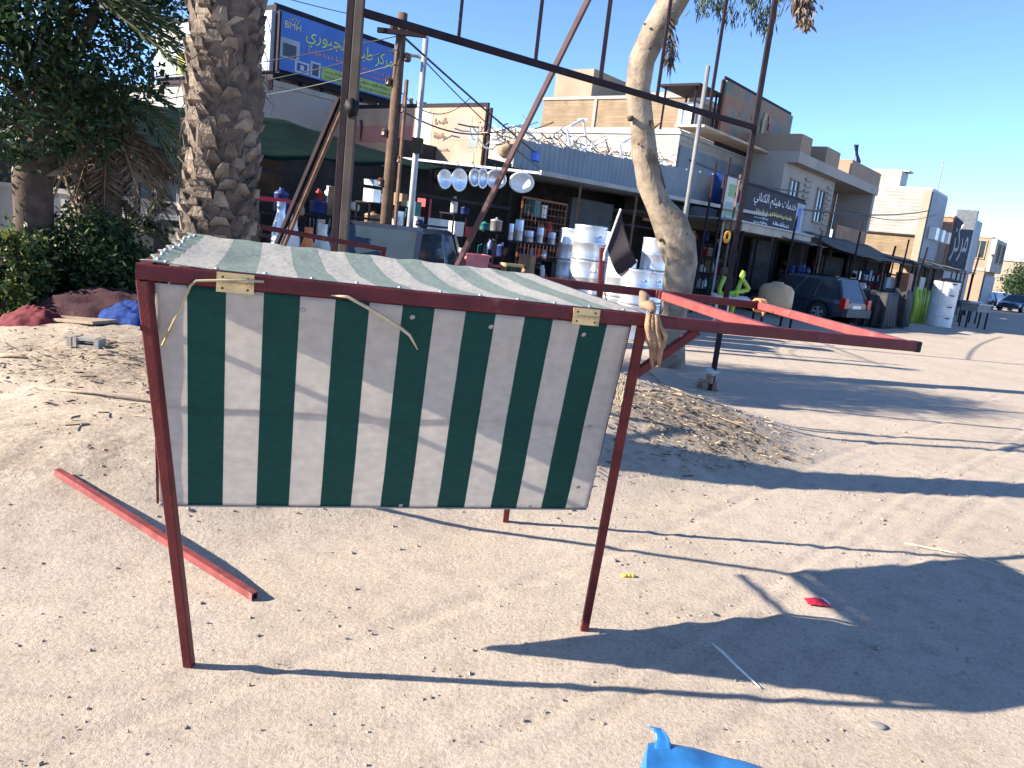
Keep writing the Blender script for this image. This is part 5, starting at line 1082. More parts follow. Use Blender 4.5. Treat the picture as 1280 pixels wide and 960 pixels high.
# ------------------------------------------------------------------ vehicles
def car(name, label, pos, hd, paint, L=4.7, W=1.84, H=1.7, hood=1.15, tail=0.12, group='cars parked along the street', r=.36):
    """hd: heading angle of the nose; built round the ground point under its middle"""
    fx = V((math.cos(hd), math.sin(hd), 0)); fy = V((-fx.y, fx.x, 0)); o = V(pos)
    t = thing(name, label, 'car', tuple(o), group); T = lambda x, y, z: o + fx * x + fy * y + UP * z
    belt = H * .58; hw = W / 2
    st = [(-L / 2, .42, belt * .86, .80), (-L / 2 + .05, .32, belt * .97, .92), (-L / 2 + .35, .26, belt, .99), (-L * .2, .24, belt, 1), (L * .1, .24, belt, 1), (L / 2 - hood, .24, belt, 1), (L / 2 - .5, .26, belt * .93, .97), (L / 2 - .1, .3, belt * .84, .88), (L / 2, .38, belt * .7, .76)]
    mb = MB(); k = 0
    for x, zb_, zt_, s_ in st:
        h = hw * s_; ring = [(-h * .9, zb_), (-h, zb_ + .16), (-h, zt_ - .16), (-h * .94, zt_ - .03), (-h * .6, zt_ + .02), (h * .6, zt_ + .02), (h * .94, zt_ - .03), (h, zt_ - .16), (h, zb_ + .16), (h * .9, zb_)]
        mb.v += [T(x, y, z) for y, z in ring]
    n = 10; m_ = len(st)
    mb.f = [[i * n + j, i * n + (j + 1) % n, (i + 1) * n + (j + 1) % n, (i + 1) * n + j] for i in range(m_ - 1) for j in range(n)] + [list(range(n)), list(range((m_ - 1) * n, m_ * n))[::-1]]
    mb.m = [0] * len(mb.f); mb.build('body', paint, t, smooth=False)
    # glasshouse: dark glass frustum, painted roof and pillars
    xr0, xr1 = -L / 2 + tail, L / 2 - hood; yr = hw * .93; xt0, xt1 = xr0 + .28, xr1 - .75; yt = hw * .74; zg = H - .07
    lo = [(xr0, -yr), (xr1, -yr), (xr1, yr), (xr0, yr)]; hi = [(xt0, -yt), (xt1, -yt), (xt1, yt), (xt0, yt)]
    g = [T(x, y, belt - .04) for x, y in lo] + [T(x, y, zg) for x, y in hi]
    for nm, f in (('rear_window', (3, 0, 4, 7)), ('windscreen', (1, 2, 6, 5)), ('side_window', (0, 1, 5, 4)), ('side_window', (2, 3, 7, 6))):
        MB().add([g[i] for i in f], [(0, 1, 2, 3)]).build(nm, GLASSD, t)
    mb = MB(); zr = [T(x * 1, y * 1.02, zg - .01) for x, y in hi]; top = [T(x * .97, y * .9, H) for x, y in hi]
    mb.add(zr + top, [(0, 1, 2, 3), (4, 7, 6, 5), (0, 4, 5, 1), (1, 5, 6, 2), (2, 6, 7, 3), (3, 7, 4, 0)]); mb.build('roof', paint, t)
    mb = MB()
    for i in range(4): MB().beam(g[i], g[i + 4], .085, .06).build('pillar', paint, t)
    for sgn in (-1, 1):
        for fr in (.36, .64):
            x0 = xr0 + (xr1 - xr0) * fr; x1 = xt0 + (xt1 - xt0) * fr; MB().beam(T(x0, sgn * yr * 1.0, belt - .03), T(x1, sgn * yt * 1.0, zg), .07, .03).build('pillar', paint, t)
    for sx_ in (-L * .29, L * .31):
        for sgn in (-1, 1):
            MB().lathe(T(sx_, sgn * (hw - .22), r), [(r + .07, 0), (r + .07, .222)], 20, fy * sgn).build('wheel_arch', BLACK, t)
            wn = MB().lathe(T(sx_, sgn * (hw - .2), r), [(r * .6, 0), (r, .02), (r, .19), (r * .92, .225), (r * .64, .23), (r * .6, .2)], 22, fy * sgn).build('wheel', RUBBER, t, smooth=False)
            mb = MB(); c = T(sx_, sgn * (hw + .012), r)
            mb.lathe(c, [(r * .2, -.03), (r * .2, .012), (r * .1, .02)], 12, fy * sgn)
            for q in range(5):
                a = q * 2 * math.pi / 5 + .3; d = fx * math.cos(a) + UP * math.sin(a); mb.beam(c + d * r * .15, c + d * r * .62, .085, .025, fy)
            mb.lathe(c - fy * sgn * .02, [(r * .56, 0), (r * .66, 0), (r * .66, .03), (r * .56, .03), (r * .56, 0)], 20, fy * sgn); mb.build('rim', GALV, wn)
    xb = -L / 2
    for sgn in (-1, 1):
        mb = MB(); mb.obox(T(xb + .07, sgn * hw * .86, belt * .83), fx * .10, fy * .10, UP * .17); mb.build('tail_light', mat('red_tail_light', (.42, .012, .012), .25), t)
        mb = MB(); mb.obox(T(-xb - .16, sgn * hw * .68, belt * .72), fx * .08, fy * .2, UP * .09); mb.build('headlight', mat('headlight_glass', (.55, .56, .56), .15), t)
        mb = MB(); mb.blob(T(L / 2 - hood - .45, sgn * (hw + .1), belt + .08), .1, .1, .09, 1, .1); mb.build('mirror', paint, t)
        MB().tube([T(xt0 + .1, sgn * yt * .85, H + .05), T(xt1 - .1, sgn * yt * .85, H + .05)], .02, 5).build('roof_rail', BLACK, t)
        for fr in (-.08, .2): MB().obox(T(L * fr - .3, sgn * (hw + .006), belt * .83), fx * .09, fy * .012, UP * .018).build('door_handle', BLACK, t)
    mb = MB(); mb.obox(T(xb - .02, 0, .44), fx * .09, fy * hw * .9, UP * .13); mb.build('rear_bumper', mat('grey_bumper_plastic', (.05, .05, .055), .6), t)
    mb = MB(); mb.obox(T(-xb - .03, 0, .42), fx * .09, fy * hw * .84, UP * .13); mb.build('front_bumper', MATS['grey_bumper_plastic'], t)
    mb = MB(); mb.obox(T(xb + .01, 0, belt * .72), fx * .012, fy * .26, UP * .06); mb.build('number_plate', WHITE, t)
    mb = MB(); mb.obox(T(-xb - .03, 0, belt * .66), fx * .03, fy * .45, UP * .1); mb.build('grille', BLACK, t)
    return t
def paint(name, col, rough=.3): return mat(name, col, rough, .1, .05, 3, spec=.6, coat=.6, dirt=tuple(c * .5 + .08 for c in col), dirt_amt=.05)
DKB = paint('dark_blue_paint', (.018, .026, .045)); SLV = paint('silver_paint', (.42, .43, .44)); WHP = paint('white_car_paint', (.66, .66, .64)); BLP = paint('mid_blue_paint', (.05, .11, .22))
g = ghit(1020, 403); hdg = math.atan2(-NT.y, -NT.x) - R(13); fx = V((math.cos(hdg), math.sin(hdg), 0)); fy = V((-fx.y, fx.x, 0))
c = g + fx * (4.0 * .29) - fy * .8; car('parked_car', 'dark blue estate car parked nose in beside the tan tank', (c.x, c.y, 0), hdg, DKB, L=4.0, W=1.66, H=1.48, r=.33, hood=1.05)
c = atY(466, 320, 11.6); car('parked_car', 'dark blue car with a big pale windscreen behind the striped canopy', (c.x, c.y + 1.2, 0), R(-98), DKB, H=1.62, L=4.4, W=1.75, hood=1.0)
c = atY(2, 230, 15.5); car('parked_car', 'dark car half hidden behind the dense tree at the left edge', (c.x - 1.2, c.y, 0), R(8), BLP, L=4.4, H=1.5)
for i, (px, py, D, hd, pm, lab) in enumerate([(1216, 385, 66, 52, DKB, 'dark car at the roadside beyond the white drum stack'), (1229, 386, 74, 50, WHP, 'white car in the far row of parked cars below the pinkish building'), (1241, 386, 82, 52, SLV, 'silver car in the far row below the dark green tree'), (1252, 385, 92, 54, WHP, 'small white car near the end of the far row of cars'), (1270, 385, 68, 48, BLP, 'blue car at the right picture edge far down the road'), (1262, 382, 110, 54, SLV, 'tiny silver car at the very end of the road')]):
    p = atZ(px, py + 10, 0) if False else atY(px, py, D); car('parked_car', lab, (p.x, p.y, 0), R(90 - hd + 180), pm, L=4.5, H=1.48)

# ------------------------------------------------------------------ poles and cables
xy = atY(485, 250, 12.6); tz = atY(497, 16, 12.6).z
pp = thing('utility_pole', 'brown timber utility pole with insulators in front of the green awning', 'utility pole', (xy.x, xy.y, 0))
mb = MB(); mb.tube([(xy.x, xy.y, -.1), (xy.x, xy.y, tz * .5), (xy.x, xy.y, tz)], [.11, .1, .085], 8, True, .2); mb.build('pole', mat('pole_timber', (.1, .06, .038), .9, 0, .35, 6, .4, 30), pp, smooth=True)
MB().tube([(xy.x + .16, xy.y - .05, .0), (xy.x + .15, xy.y - .05, tz * .8)], .035, 6).build('conduit', RUST, pp)
for k in range(7):
    z = tz - .25 - .38 * k; MB().lathe((xy.x + .13 * (1 if k % 2 else -1), xy.y - .03, z), [(.03, -.07), (.06, -.05), (.05, 0), (.06, .03), (.03, .06)], 8).build('insulator', mat('brown_insulator', (.09, .05, .04), .3), pp)
mb = MB(); mb.beam((xy.x - .35, xy.y - .1, tz - .3), (xy.x + .4, xy.y - .1, tz - .3), .07); mb.build('cross_arm', DKSTEEL, pp)
xy2 = atY(512, 285, 13.2); tz2 = atY(527, 46, 13.2).z
lp_ = thing('street_lamp', 'slim galvanised lamp pole with a dark meter box', 'street lamp', (xy2.x, xy2.y, 0))
mb = MB(); mb.tube([(xy2.x, xy2.y, 0), (xy2.x, xy2.y, tz2)], [.06, .045], 10); mb.build('pole', mat('bright_galvanised', (.36, .37, .38), .5, .3, .1), lp_, smooth=True)
am = atY(523, 72, 13.2).z; mb = MB(); mb.tube([(xy2.x, xy2.y, am), (xy2.x - .12, xy2.y, am + .02), (xy2.x - .42, xy2.y - .1, am + .0)], [.025, .025, .03], 6); mb.obox(V((xy2.x - .35, xy2.y - .08, am + .01)), V((.15, .03, -.02)), V((-.01, .07, 0)), UP * .03); mb.build('lamp_head', GALV, lp_)
z = atY(520, 183, 13.2).z; mb = MB(); mb.box((xy2.x + .03, xy2.y - .13, z), .17, .16, .24); mb.build('meter_box', BLACK, lp_)
xy3 = atY(862, 235, 16.5); tz3 = atY(881, 82, 16.5).z; ps = thing('steel_mast', 'bare grey steel mast rising behind the eucalyptus trunk', 'mast', (xy3.x, xy3.y, 0)); MB().tube([(xy3.x, xy3.y, 0), (xy3.x, xy3.y, tz3)], [.055, .045], 8).build('tube', mat('dull_grey_mast', (.16, .16, .155), .7, 0, .2, 4), ps, smooth=True)
CAB = mat('black_cable', (.02, .02, .022), .6); CABG = mat('grey_cable', (.1, .1, .1), .6)
def cable(label, p, q, sag, r=.011, m_=CAB, n=16):
    p, q = V(p), V(q); mb = MB(); mb.tube([p.lerp(q, i / n) - UP * (sag * 4 * (i / n) * (1 - i / n)) for i in range(n + 1)], r, 4, False); single(mb, 'cable', m_, label, 'cable', smooth=True)
ptop = V((xy.x, xy.y, tz)); Pk = lambda x, y, D: atY(x, y, D)
cable('thick black cable running from the utility pole down to the fascia roof', Pk(500, 42, 12.5), Pk(668, 190, 17.4), .02, .022)
cable('black cable sagging from the utility pole past the lamp pole to the orange poster', Pk(494, 133, 12.5), Pk(640, 158, 18), .28, .014)
cable('thin black cable from the lamp pole top to the white shed', Pk(525, 70, 13.2), Pk(690, 222, 18), .1, .012)
cable('thin black cable crossing the sky beside the bleached poster board', Pk(497, 110, 12.5), Pk(588, 122, 16), .35, .009)
cable('grey wire crossing the blue billboard high up towards the tree', Pk(497, 62, 12.5), Pk(170, 130, 12), .05, .008, CABG)
cable('grey wire crossing the middle of the blue billboard', Pk(497, 45, 12.5), Pk(180, 98, 11.5), .05, .008, CABG)
cable('grey wire crossing the foot of the blue billboard', Pk(495, 80, 12.5), Pk(310, 122, 16), .05, .008, CABG)
cable('thin wire from the top of the picture down to the utility pole', Pk(300, -20, 12), Pk(497, 28, 12.5), .05, .007, CABG)
cable('black cable strung along the shop fronts towards the notched building', Pk(862, 200, 16.5), Pk(1010, 240, 27), .15, .02)
cable('black cable strung from the notched building to the cream corner building', Pk(1005, 262, 27), Pk(1168, 262, 48), .25, .03)
cable('long slack cable across the bright end wall of the cream building', Pk(1040, 255, 34), Pk(1172, 268, 47), .5, .02)

# ------------------------------------------------------------------ goods set out by the shops
def drum_profile(r, h):
    P = []
    for k in range(2):
        P += [(r, h * (.02 + .5 * k)), (r, h * (.46 + .5 * k)), (r * 1.035, h * (.48 + .5 * k))]
    return [(r * .96, 0), (r * 1.03, .012), (r, .04), (r, h * .48), (r * 1.03, h * .5), (r, h * .52), (r, h - .04), (r * 1.03, h - .012), (r * .96, h), (r * .9, h - .02)]
dr0 = None
def drum_stack(desc, px, D, rpx, top, n):
    global dr0
    c = atY(px, 340, D); zt = atY(px, top, D).z; r = rpx * D / F / 2; h = zt / n
    for k in range(n):
        lv = ['lowest', 'topmost'][k] if n == 2 else ['lowest', 'middle', 'topmost'][k]
        d = thing('steel_drum', '%s shiny drum of %s' % (lv, desc), 'steel drum', (c.x, c.y, h * k), 'shiny steel drums stacked by the road')
        MB().lathe((c.x, c.y, h * k + .001), drum_profile(r, h - .004), 28).build('shell', ALU, d, smooth=True)
        MB().lathe((c.x, c.y, h * k + h * .93), [(r * .9, 0), (r * .9, h * .045)], 28).build('lid', ALU, d)
        MB().tube([(c.x + r * .6, c.y - r * .84, h * k + h * .72), (c.x + r * .66, c.y - r * .93, h * k + h * .68), (c.x + r * .36, c.y - r * 1.08, h * k + h * .68), (c.x + r * .33, c.y - r * .97, h * k + h * .72)], .012, 5).build('handle', GALV, d)
for a_ in (('the tall front stack at the canopy end', 732, 15.6, 40, 281, 3), ('the tall stack half hidden at the left', 711, 16.3, 32, 285, 3), ('the stack behind the black flag', 759, 16.6, 24, 289, 3), ('the tall stack touching the tree trunk', 815, 15.8, 32, 297, 3), ('the short stack below the black flag', 776, 15.0, 36, 322, 2), ('the short stack left of the tree trunk', 797, 14.6, 34, 336, 2)): drum_stack(*a_)
# trays hung along the awning edge
for i, (px, py, hp, wp, lab) in enumerate([(556, 224, 24, 1, 'small ribbed grey tray, first of the trays hanging on the awning edge from the left'), (574, 225, 28, 1, 'larger ribbed grey tray right beside the first small one'), (593, 222, 22, .9, 'narrow shiny tray in the middle of the hanging row'), (603, 223, 25, .8, 'narrow shiny tray touching the middle tray on its right'), (620, 224, 24, 1.5, 'wide shiny tray crossed by the red brace'), (652, 228, 25, 1.75, 'large white oval tray, brightest of the hanging trays')]):
    c = hit(px, py, -10.72); r = hp * c.y / F / 2; t = thing('metal_tray', lab, 'tray', tuple(c), 'metal trays hanging on the awning edge')
    m_ = ALU if i < 5 else WHITE
    pr = [(r, 0), (r, .015), (r * .88, .03), (r * .72, .008), (r * .7, -.01)] if i > 1 else [(r, 0), (r, .012), (r * .85, .022), (r * .8, .008), (r * .6, .02), (r * .55, .006), (r * .3, .018), (r * .25, .008)]
    nrm = (NT * .62 - ST * .5 + V((0, 0, -.1))).normalized() if i > 3 else NT
    mb = MB(); mb.lathe((0, 0, 0), pr, 28, nrm); sd_ = UP.cross(nrm).normalized()
    mb.v = [c + v + sd_ * (v.dot(sd_) * (wp * (.72 if i > 3 else 1) - 1)) for v in mb.v]; mb.build('dish', m_, t, smooth=True)
    MB().tube([c + UP * r, c + UP * (r + .12) - NT * .1], .008, 4).build('hook', DKSTEEL, t)
# upright fridge
c = atY(534, 300, 15.8); t = thing('fridge', 'white two door fridge standing under the awning edge', 'fridge', (c.x, c.y, 0)); zt = atY(534, 272, 15.8).z
MB().box((c.x, c.y + .3, zt / 2), .62, .6, zt, -.12).build('cabinet', WHITE, t)
fdx = V((math.cos(-.12), math.sin(-.12), 0)); fdn = V((fdx.y, -fdx.x, 0))
for z0, z1 in ((.08, zt * .60), (zt * .61, zt - .02)):
    d = MB().obox(V((c.x, c.y + .3, (z0 + z1) / 2)) + fdn * .325, fdx * .3, fdn * .022, UP * (z1 - z0) / 2).build('door', WHITE, t)
    MB().obox(V((c.x, c.y + .3, (z0 + z1) / 2)) + fdn * .36 - fdx * .26, fdx * .012, fdn * .012, UP * .16).build('handle', GALV, d)
for (x0, y0, x1, y1, lab) in ((524, 276, 545, 345, 'dark blue steel beam leaning against the white fridge'), (505, 285, 527, 345, 'second dark blue steel beam leaning left of the fridge')):
    p, q = atY(x0, y0, 13.2), atY(x1, y1, 12.6); d = (q - p).normalized()
    while q.z > 0: q += d * .05
    single(MB().beam(p, q, .1, .07), 'steel_beam', mat('dark_blue_steel', (.012, .02, .06), .5), lab, 'steel beam')
# counter with a pink bin, crate and basket
ct = thing('counter', 'dark steel counter in front of the shop carrying the pink tub and the yellow basket', 'counter', tuple(sp(10.5, -9.6, 0)))
pA_, pB_ = atY(560, 330, 12.4), atY(668, 343, 13.2); zc = .98
pA_.z = pB_.z = zc; dd = (pB_ - pA_).normalized(); nn_ = V((dd.y, -dd.x, 0))
MB().obox((pA_ + pB_) / 2 - UP * .03, dd * (pB_ - pA_).length / 2, nn_ * .35, UP * .03).build('counter_top', DKSTEEL, ct)
for s_ in (.05, .95):
    for k in (-.3, .3): p = pA_.lerp(pB_, s_) + nn_ * k; MB().beam(V((p.x, p.y, 0)), p - UP * .06, .05).build('leg', DKSTEEL, ct)
def tub(name, lab, cat, px, py0, py1, wpx, m_, slats=False):
    c = pA_.lerp(pB_, (px - 560) / 108.); D = c.y; w_ = wpx * D / F; h = (py1 - py0) * D / F; c.z = zc + .002
    t = thing(name, lab, cat, tuple(c)); k = .86
    P = lambda s, z: [c + dd * (i * w_ / 2 * s) + nn_ * (j * w_ * .36 * s) + UP * z for i, j in ((-1, -1), (1, -1), (1, 1), (-1, 1))]
    mb = MB(); mb.add(P(k, 0) + P(1, h) + P(.93, h) + P(k * .93, .03), [(3, 2, 1, 0)] + [(i, (i + 1) % 4, 4 + (i + 1) % 4, 4 + i) for i in range(4)] + [(4 + i, 4 + (i + 1) % 4, 8 + (i + 1) % 4, 8 + i) for i in range(4)] + [(8 + i, 8 + (i + 1) % 4, 12 + (i + 1) % 4, 12 + i) for i in range(4)] + [(12, 13, 14, 15)])
    mb.build('body', m_, t)
    mb = MB(); R4 = P(1.04, h)
    for i in range(4): mb.beam(R4[i], R4[(i + 1) % 4], .035, .03)
    mb.build('rim', m_, t)
    if slats:
        mb = MB()
        for k_ in range(9): s_ = -1 + (k_ + .5) / 4.5; mb.beam(c + dd * (s_ * w_ / 2 * .9) - nn_ * (-w_ * .34) + UP * .05, c + dd * (s_ * w_ / 2 * .98) + nn_ * (w_ * .365) + UP * h * .85, .02)
        mb.build('slats', DARKIN, t)
tub('plastic_tub', 'pink plastic tub with a thick rim on the counter', 'tub', 590, 308, 332, 32, mat('pink_plastic', (.62, .17, .17), .5))
tub('plastic_crate', 'bright red slatted crate between the pink tub and the yellow basket', 'crate', 614, 326, 339, 17, mat('crimson_plastic', (.4, .02, .05), .5), True)
tub('plastic_basket', 'yellow slatted basket at the right end of the counter', 'basket', 637, 329, 345, 23, mat('tan_yellow_plastic', (.6, .42, .18), .6), True)
# wire rack with cans
c = hit(645, 300, -12.2)
rk = thing('wire_rack', 'rusty wire mesh rack standing at the shop opening', 'rack', tuple(sp(15.5, -11.8, 0)))
u0 = hit(650, 280, -11.6).dot(ST); u1 = hit(706, 280, -11.6).dot(ST); z0, z1 = hit(680, 320, -11.6).z, hit(680, 251, -11.6).z
for u in (u0, u1): MB().beam(sp(u, -11.6, 0), sp(u, -11.6, z1), .05).build('post', mat('rust_red_rack', (.25, .1, .06), .8, 0, .3, 8), rk)
mb = MB(); mb.beam(sp(u0, -11.6, z1), sp(u1, -11.6, z1), .05)
for k in range(10): z = .9 + (z1 - .9) * k / 10; mb.beam(sp(u0, -11.58, z), sp(u1, -11.58, z), .016)
for k in range(12): u = u0 + (u1 - u0) * k / 12; mb.beam(sp(u, -11.62, .9), sp(u, -11.62, z1), .012)
mb.build('mesh_panel', MATS['rust_red_rack'], rk)
sh2 = thing('goods_shelf', 'steel shelf in the shop opening carrying silver canisters', 'shelf', tuple(sp(14, -11.3, 0)))
us = lambda px: hit(px, 300, -11.0).dot(ST)
zs = hit(660, 303, -11.0).z
MB().sbox(us(628), us(700), -11.3, -10.8, zs - .04, zs).build('shelf_board', DKSTEEL, sh2); MB().sbox(us(628), us(700), -11.3, -10.8, .5, .54).build('shelf_board', DKSTEEL, sh2)
for u in (us(630), us(698)):
    for cc in (-11.27, -10.83): MB().beam(sp(u, cc, 0), sp(u, cc, zs - .04), .045).build('leg', DKSTEEL, sh2)
for px, top, wp, lab in ((637, 279, 9, 'slim silver canister at the left end of the goods shelf'), (648, 274, 11, 'tallest silver canister on the goods shelf'), (661, 288, 12, 'squat silver can beside the tallest canister'), (675, 284, 9, 'narrow silver can near the right end of the goods shelf'), (690, 290, 10, 'small silver can at the right end of the goods shelf')):
    u = us(px); r = wp * 17.5 / F / 2; h = hit(px, top, -11.0).z - zs
    mb = MB(); mb.lathe(sp(u, -11.02, zs + .002), [(r * .95, 0), (r, .02), (r, h * .5), (r * 1.04, h * .52), (r, h * .54), (r, h - .02), (r * .95, h), (r * .3, h + .005)], 16); single(mb, 'canister', ALU, lab, 'canister', smooth=True)
# oddments on the ground and shelves under the awning
def misc_rack(lab, px0, px1, cpl, levels, seed, names):
    u0, u1 = hit(px0, 290, cpl).dot(ST), hit(px1, 290, cpl).dot(ST); r_ = random.Random(seed)
    t = thing('display_rack', lab, 'rack', tuple(sp((u0 + u1) / 2, cpl, 0)), 'goods racks under the awnings')
    for z in levels: MB().sbox(u0, u1, cpl - .22, cpl + .22, z - .03, z).build('shelf_board', DKSTEEL, t)
    for u in (u0 + .03, u1 - .03):
        for cc in (cpl - .2, cpl + .2): MB().beam(sp(u, cc, 0), sp(u, cc, levels[-1] - .03), .04).build('post', DKSTEEL, t)
    cols = [('steel', ALU), ('white', WHITE), ('dark blue', mat('dark_blue_plastic', (.02, .04, .15), .5)), ('brown', mat('brown_box_card', (.3, .2, .12), .9)), ('red', mat('red_plastic', (.4, .03, .03), .5)), ('teal', mat('teal_plastic', (.03, .2, .2), .5)), ('black', BLACK)]
    for li, z in enumerate(levels):
        lv = ['lowest', 'second', 'third', 'fourth'][li] if li < len(levels) - 1 else 'top'
        u = u0 + .12; j = 0
        while u < u1 - .15:
            w_ = r_.uniform(.16, .36); h = r_.uniform(.18, .48); cn, cm = r_.choice(cols); kind = r_.choice(['pot', 'box', 'jar']); mb = MB(); c = sp(u + w_ / 2, cpl + .02, z + .002)
            if kind == 'box': mb.obox(c + UP * h / 2, ST * w_ / 2, NT * .15, UP * h / 2); mb.obox(c + UP * (h + .008), ST * w_ * .52, NT * .155, UP * .012)
            elif kind == 'pot': mb.lathe(c, [(w_ * .42, 0), (w_ * .5, .03), (w_ * .5, h * .6), (w_ * .54, h * .62), (w_ * .45, h * .68), (.03, h * .75), (.035, h * .82)], 14)
            else: mb.lathe(c, [(w_ * .38, 0), (w_ * .45, h * .25), (w_ * .42, h * .7), (w_ * .25, h * .85), (w_ * .28, h)], 12)
            single(mb, kind, cm, '%s %s, item %d from left, %s shelf, %s' % (cn, kind, j + 1, lv, names), kind, 'goods on the display racks', smooth=kind != 'box')
            u += w_ + r_.uniform(.03, .2); j += 1
misc_rack('goods rack full of pots and boxes left of the grey post', 332, 372, -10.3, (.45, 1.05, 1.6), 1, 'left awning rack')
misc_rack('low goods rack with boxes behind the twin dark posts', 378, 425, -10.9, (.5, 1.15, 1.65), 2, 'middle awning rack')
misc_rack('tall goods rack beside the fridge with steel pots', 556, 590, -12.3, (.4, .95, 1.5, 2.0), 5, 'fridge side rack')
misc_rack('goods rack deep in the shop behind the red brace', 596, 630, -12.6, (.5, 1.1, 1.7), 6, 'brace side rack')
misc_rack('goods rack behind the dark blue car', 450, 500, -12.4, (.9, 1.45, 2.0), 9, 'car side rack')
# red topped table at the left
c = atY(333, 262, 11.3); t = thing('market_table', 'table covered with a red cloth behind the palm trunk', 'table', (c.x, c.y, 0)); zt = atY(333, 246, 11.3).z
MB().box((c.x, c.y, zt - .03), .62, .6, .06, .2).build('cloth_top', mat('crimson_cloth', (.42, .02, .05), .8), t)
for i in (-1, 1):
    for j in (-1, 1): MB().beam((c.x + .26 * i, c.y + .24 * j, 0), (c.x + .26 * i, c.y + .24 * j, zt - .06), .04).build('leg', RED, t)
MB().box((c.x, c.y + .02, zt - .55), .5, .46, .04, .2).build('lower_shelf', MATS['brown_board'], t)
for px, top, bot, D, r, m_, lab in ((352, 252, 300, 10.6, .11, ALU, 'tall silver gas canister beside the red topped table'), (368, 268, 305, 10.4, .09, WHITE, 'white jar beside the leaning brace'), (386, 284, 320, 10.2, .10, mat('orange_plastic', (.55, .16, .04), .5), 'orange cone shaped jug behind the rail'), (404, 280, 312, 10.6, .12, mat('pale_plastic', (.55, .55, .5), .5), 'pale plastic churn left of the dark posts')):
    c = atY(px, top, D); mb = MB(); h = c.z; mb.lathe((c.x, c.y, 0), [(r, 0), (r * 1.05, h * .5), (r, h * .8), (r * .5, h * .92), (r * .55, h)], 14); single(mb, 'canister', m_, lab, 'canister', smooth=True)
# lime green swing frame, tan tank, lime rolls, ribbed white tank, covered goods
LIME = mat('lime_green_paint', (.28, .42, .04), .45)
g0 = atY(915, 375, 19.5); t = thing('garden_swing', 'lime green tubular swing frame standing by the dark post', 'swing', (g0.x, g0.y, 0)); q = lambda x, y, D=19.5: atY(x, y, D)
for a_ in ([(905, 384), (899, 362), (906, 345)], [(914, 392), (922, 362), (930, 342)], [(936, 362), (926, 345), (930, 339)], [(898, 368), (916, 366), (936, 362)]): MB().tube([q(x, y) for x, y in a_], .055, 8).build('tube', LIME, t, smooth=True)
MB().obox(q(914, 372), V((.45, 0, 0)), V((0, .2, .03)), UP * .03).build('seat', WHITE, t)
for x in (897, 912): MB().tube([q(x, 372), V((q(x, 372).x, 19.5, 0))], .03, 6).build('leg', WHITE, t)
g0 = ghit(963, 408); t = thing('water_tank', 'tan rounded plastic water tank on a low steel stand', 'water tank', tuple(g0)); wT = .46
mb = MB(); c = V((g0.x, g0.y, 0)); tz_ = atY(963, 352, g0.y).z
mb.lathe(c + UP * .42, [(wT * .8, 0), (wT, .08), (wT * 1.02, .3), (wT, tz_ - .62), (wT * .8, tz_ - .5), (wT * .35, tz_ - .44), (wT * .3, tz_ - .4)], 18); mb.build('tank', mat('tan_plastic', (.45, .3, .16), .5, 0, .1, 3), t, smooth=True)
MB().obox(c + UP * .38, V((.46, 0, 0)), V((0, .46, 0)), UP * .03).build('platform', DKSTEEL, t)
for i in (-1, 1):
    for j in (-1, 1): MB().beam(c + V((.4 * i, .4 * j, 0)), c + V((.4 * i, .4 * j, .35)), .05).build('leg', DKSTEEL, t)
g0 = ghit(1172, 408); t = thing('ribbed_tank', 'tall white ribbed cylinder tank with a dark lid by the road', 'tank', tuple(g0)); zt = atY(1178, 351, g0.y).z; r = 29 * g0.y / F / 2
mb = MB(); pr = [(r * .96, 0)]
for k in range(4): z = zt * k / 4; pr += [(r * 1.02, z + .01), (r, z + .05), (r, z + zt / 4 - .05), (r * 1.02, z + zt / 4 - .01)]
mb.lathe((g0.x, g0.y, 0), pr + [(r * .9, zt)], 24); mb.build('shell', mat('white_galvanised', (.6, .6, .58), .5, .2, .08, 3), t, smooth=False)
MB().lathe((g0.x, g0.y, zt + .003), [(r * 1.1, 0), (r * 1.1, .05), (r * .2, .12)], 24).build('lid', BLACK, t)
for k in range(4):
    MB().obox(V((g0.x + r * .1, g0.y - r - .02, zt * (k + .8) / 4)), V((.08, 0, 0)), V((0, .02, 0)), UP * .02).build('handle', DKSTEEL, t)
t = thing('plastic_rolls', 'bundle of bright lime green plastic rolls standing upright by the covered goods', 'plastic rolls', tuple(ghit(1146, 404)))
for k in range(5):
    p = ghit(1139 + 4 * k, 404); MB().tube([p, p + V((0, 0, .9)), p + V((.04 * (k - 2), 0, 1.45 - .1 * (k % 2)))], [.11, .10, .06], 8).build('roll', LIME, t, smooth=True)
TARP = mat('black_tarpaulin', (.022, .022, .024), .75, 0, .4, 4, .3, 12)
for px, py, w_, h, lab in ((1092, 408, 1.5, 1.15, 'wide heap of goods under a black tarpaulin right of the dark blue car'), (1112, 408, .8, 1.25, 'taller heap of goods under a black tarpaulin beside the lime rolls'), (1074, 402, .7, .9, 'small dark covered heap just behind the dark blue car')):
    p = ghit(px, py); 
    def drape(a, b, p=p, w_=w_, h=h, s_=px):
        x = (a - .5) * 2; y = (b - .5) * 2; r = max(abs(x), abs(y)); k = min(1, r / .62); sk = max(0, (r - .62) / .38)
        z = h * (1 - sk ** .8 * .97) + .13 * noise.noise((x * 2.3, y * 2.3, s_)) * (1 - sk) + .02
        o_ = 1 + .10 * sk * math.sin(math.atan2(y, x) * 14 + s_)
        f_ = (.62 + .12 * sk) / max(r, .62) if r > .62 else 1
        q_ = p + ST * (x * f_ * w_ * .75 * o_) + NT * (y * f_ * .7 * o_); q_.z = z; return q_
    o = grid_sheet('covered_goods', drape, 36, 36, TARP); props(o, lab, 'covered goods')
    for j in range(4):
        pass
GRN2 = LG[1]
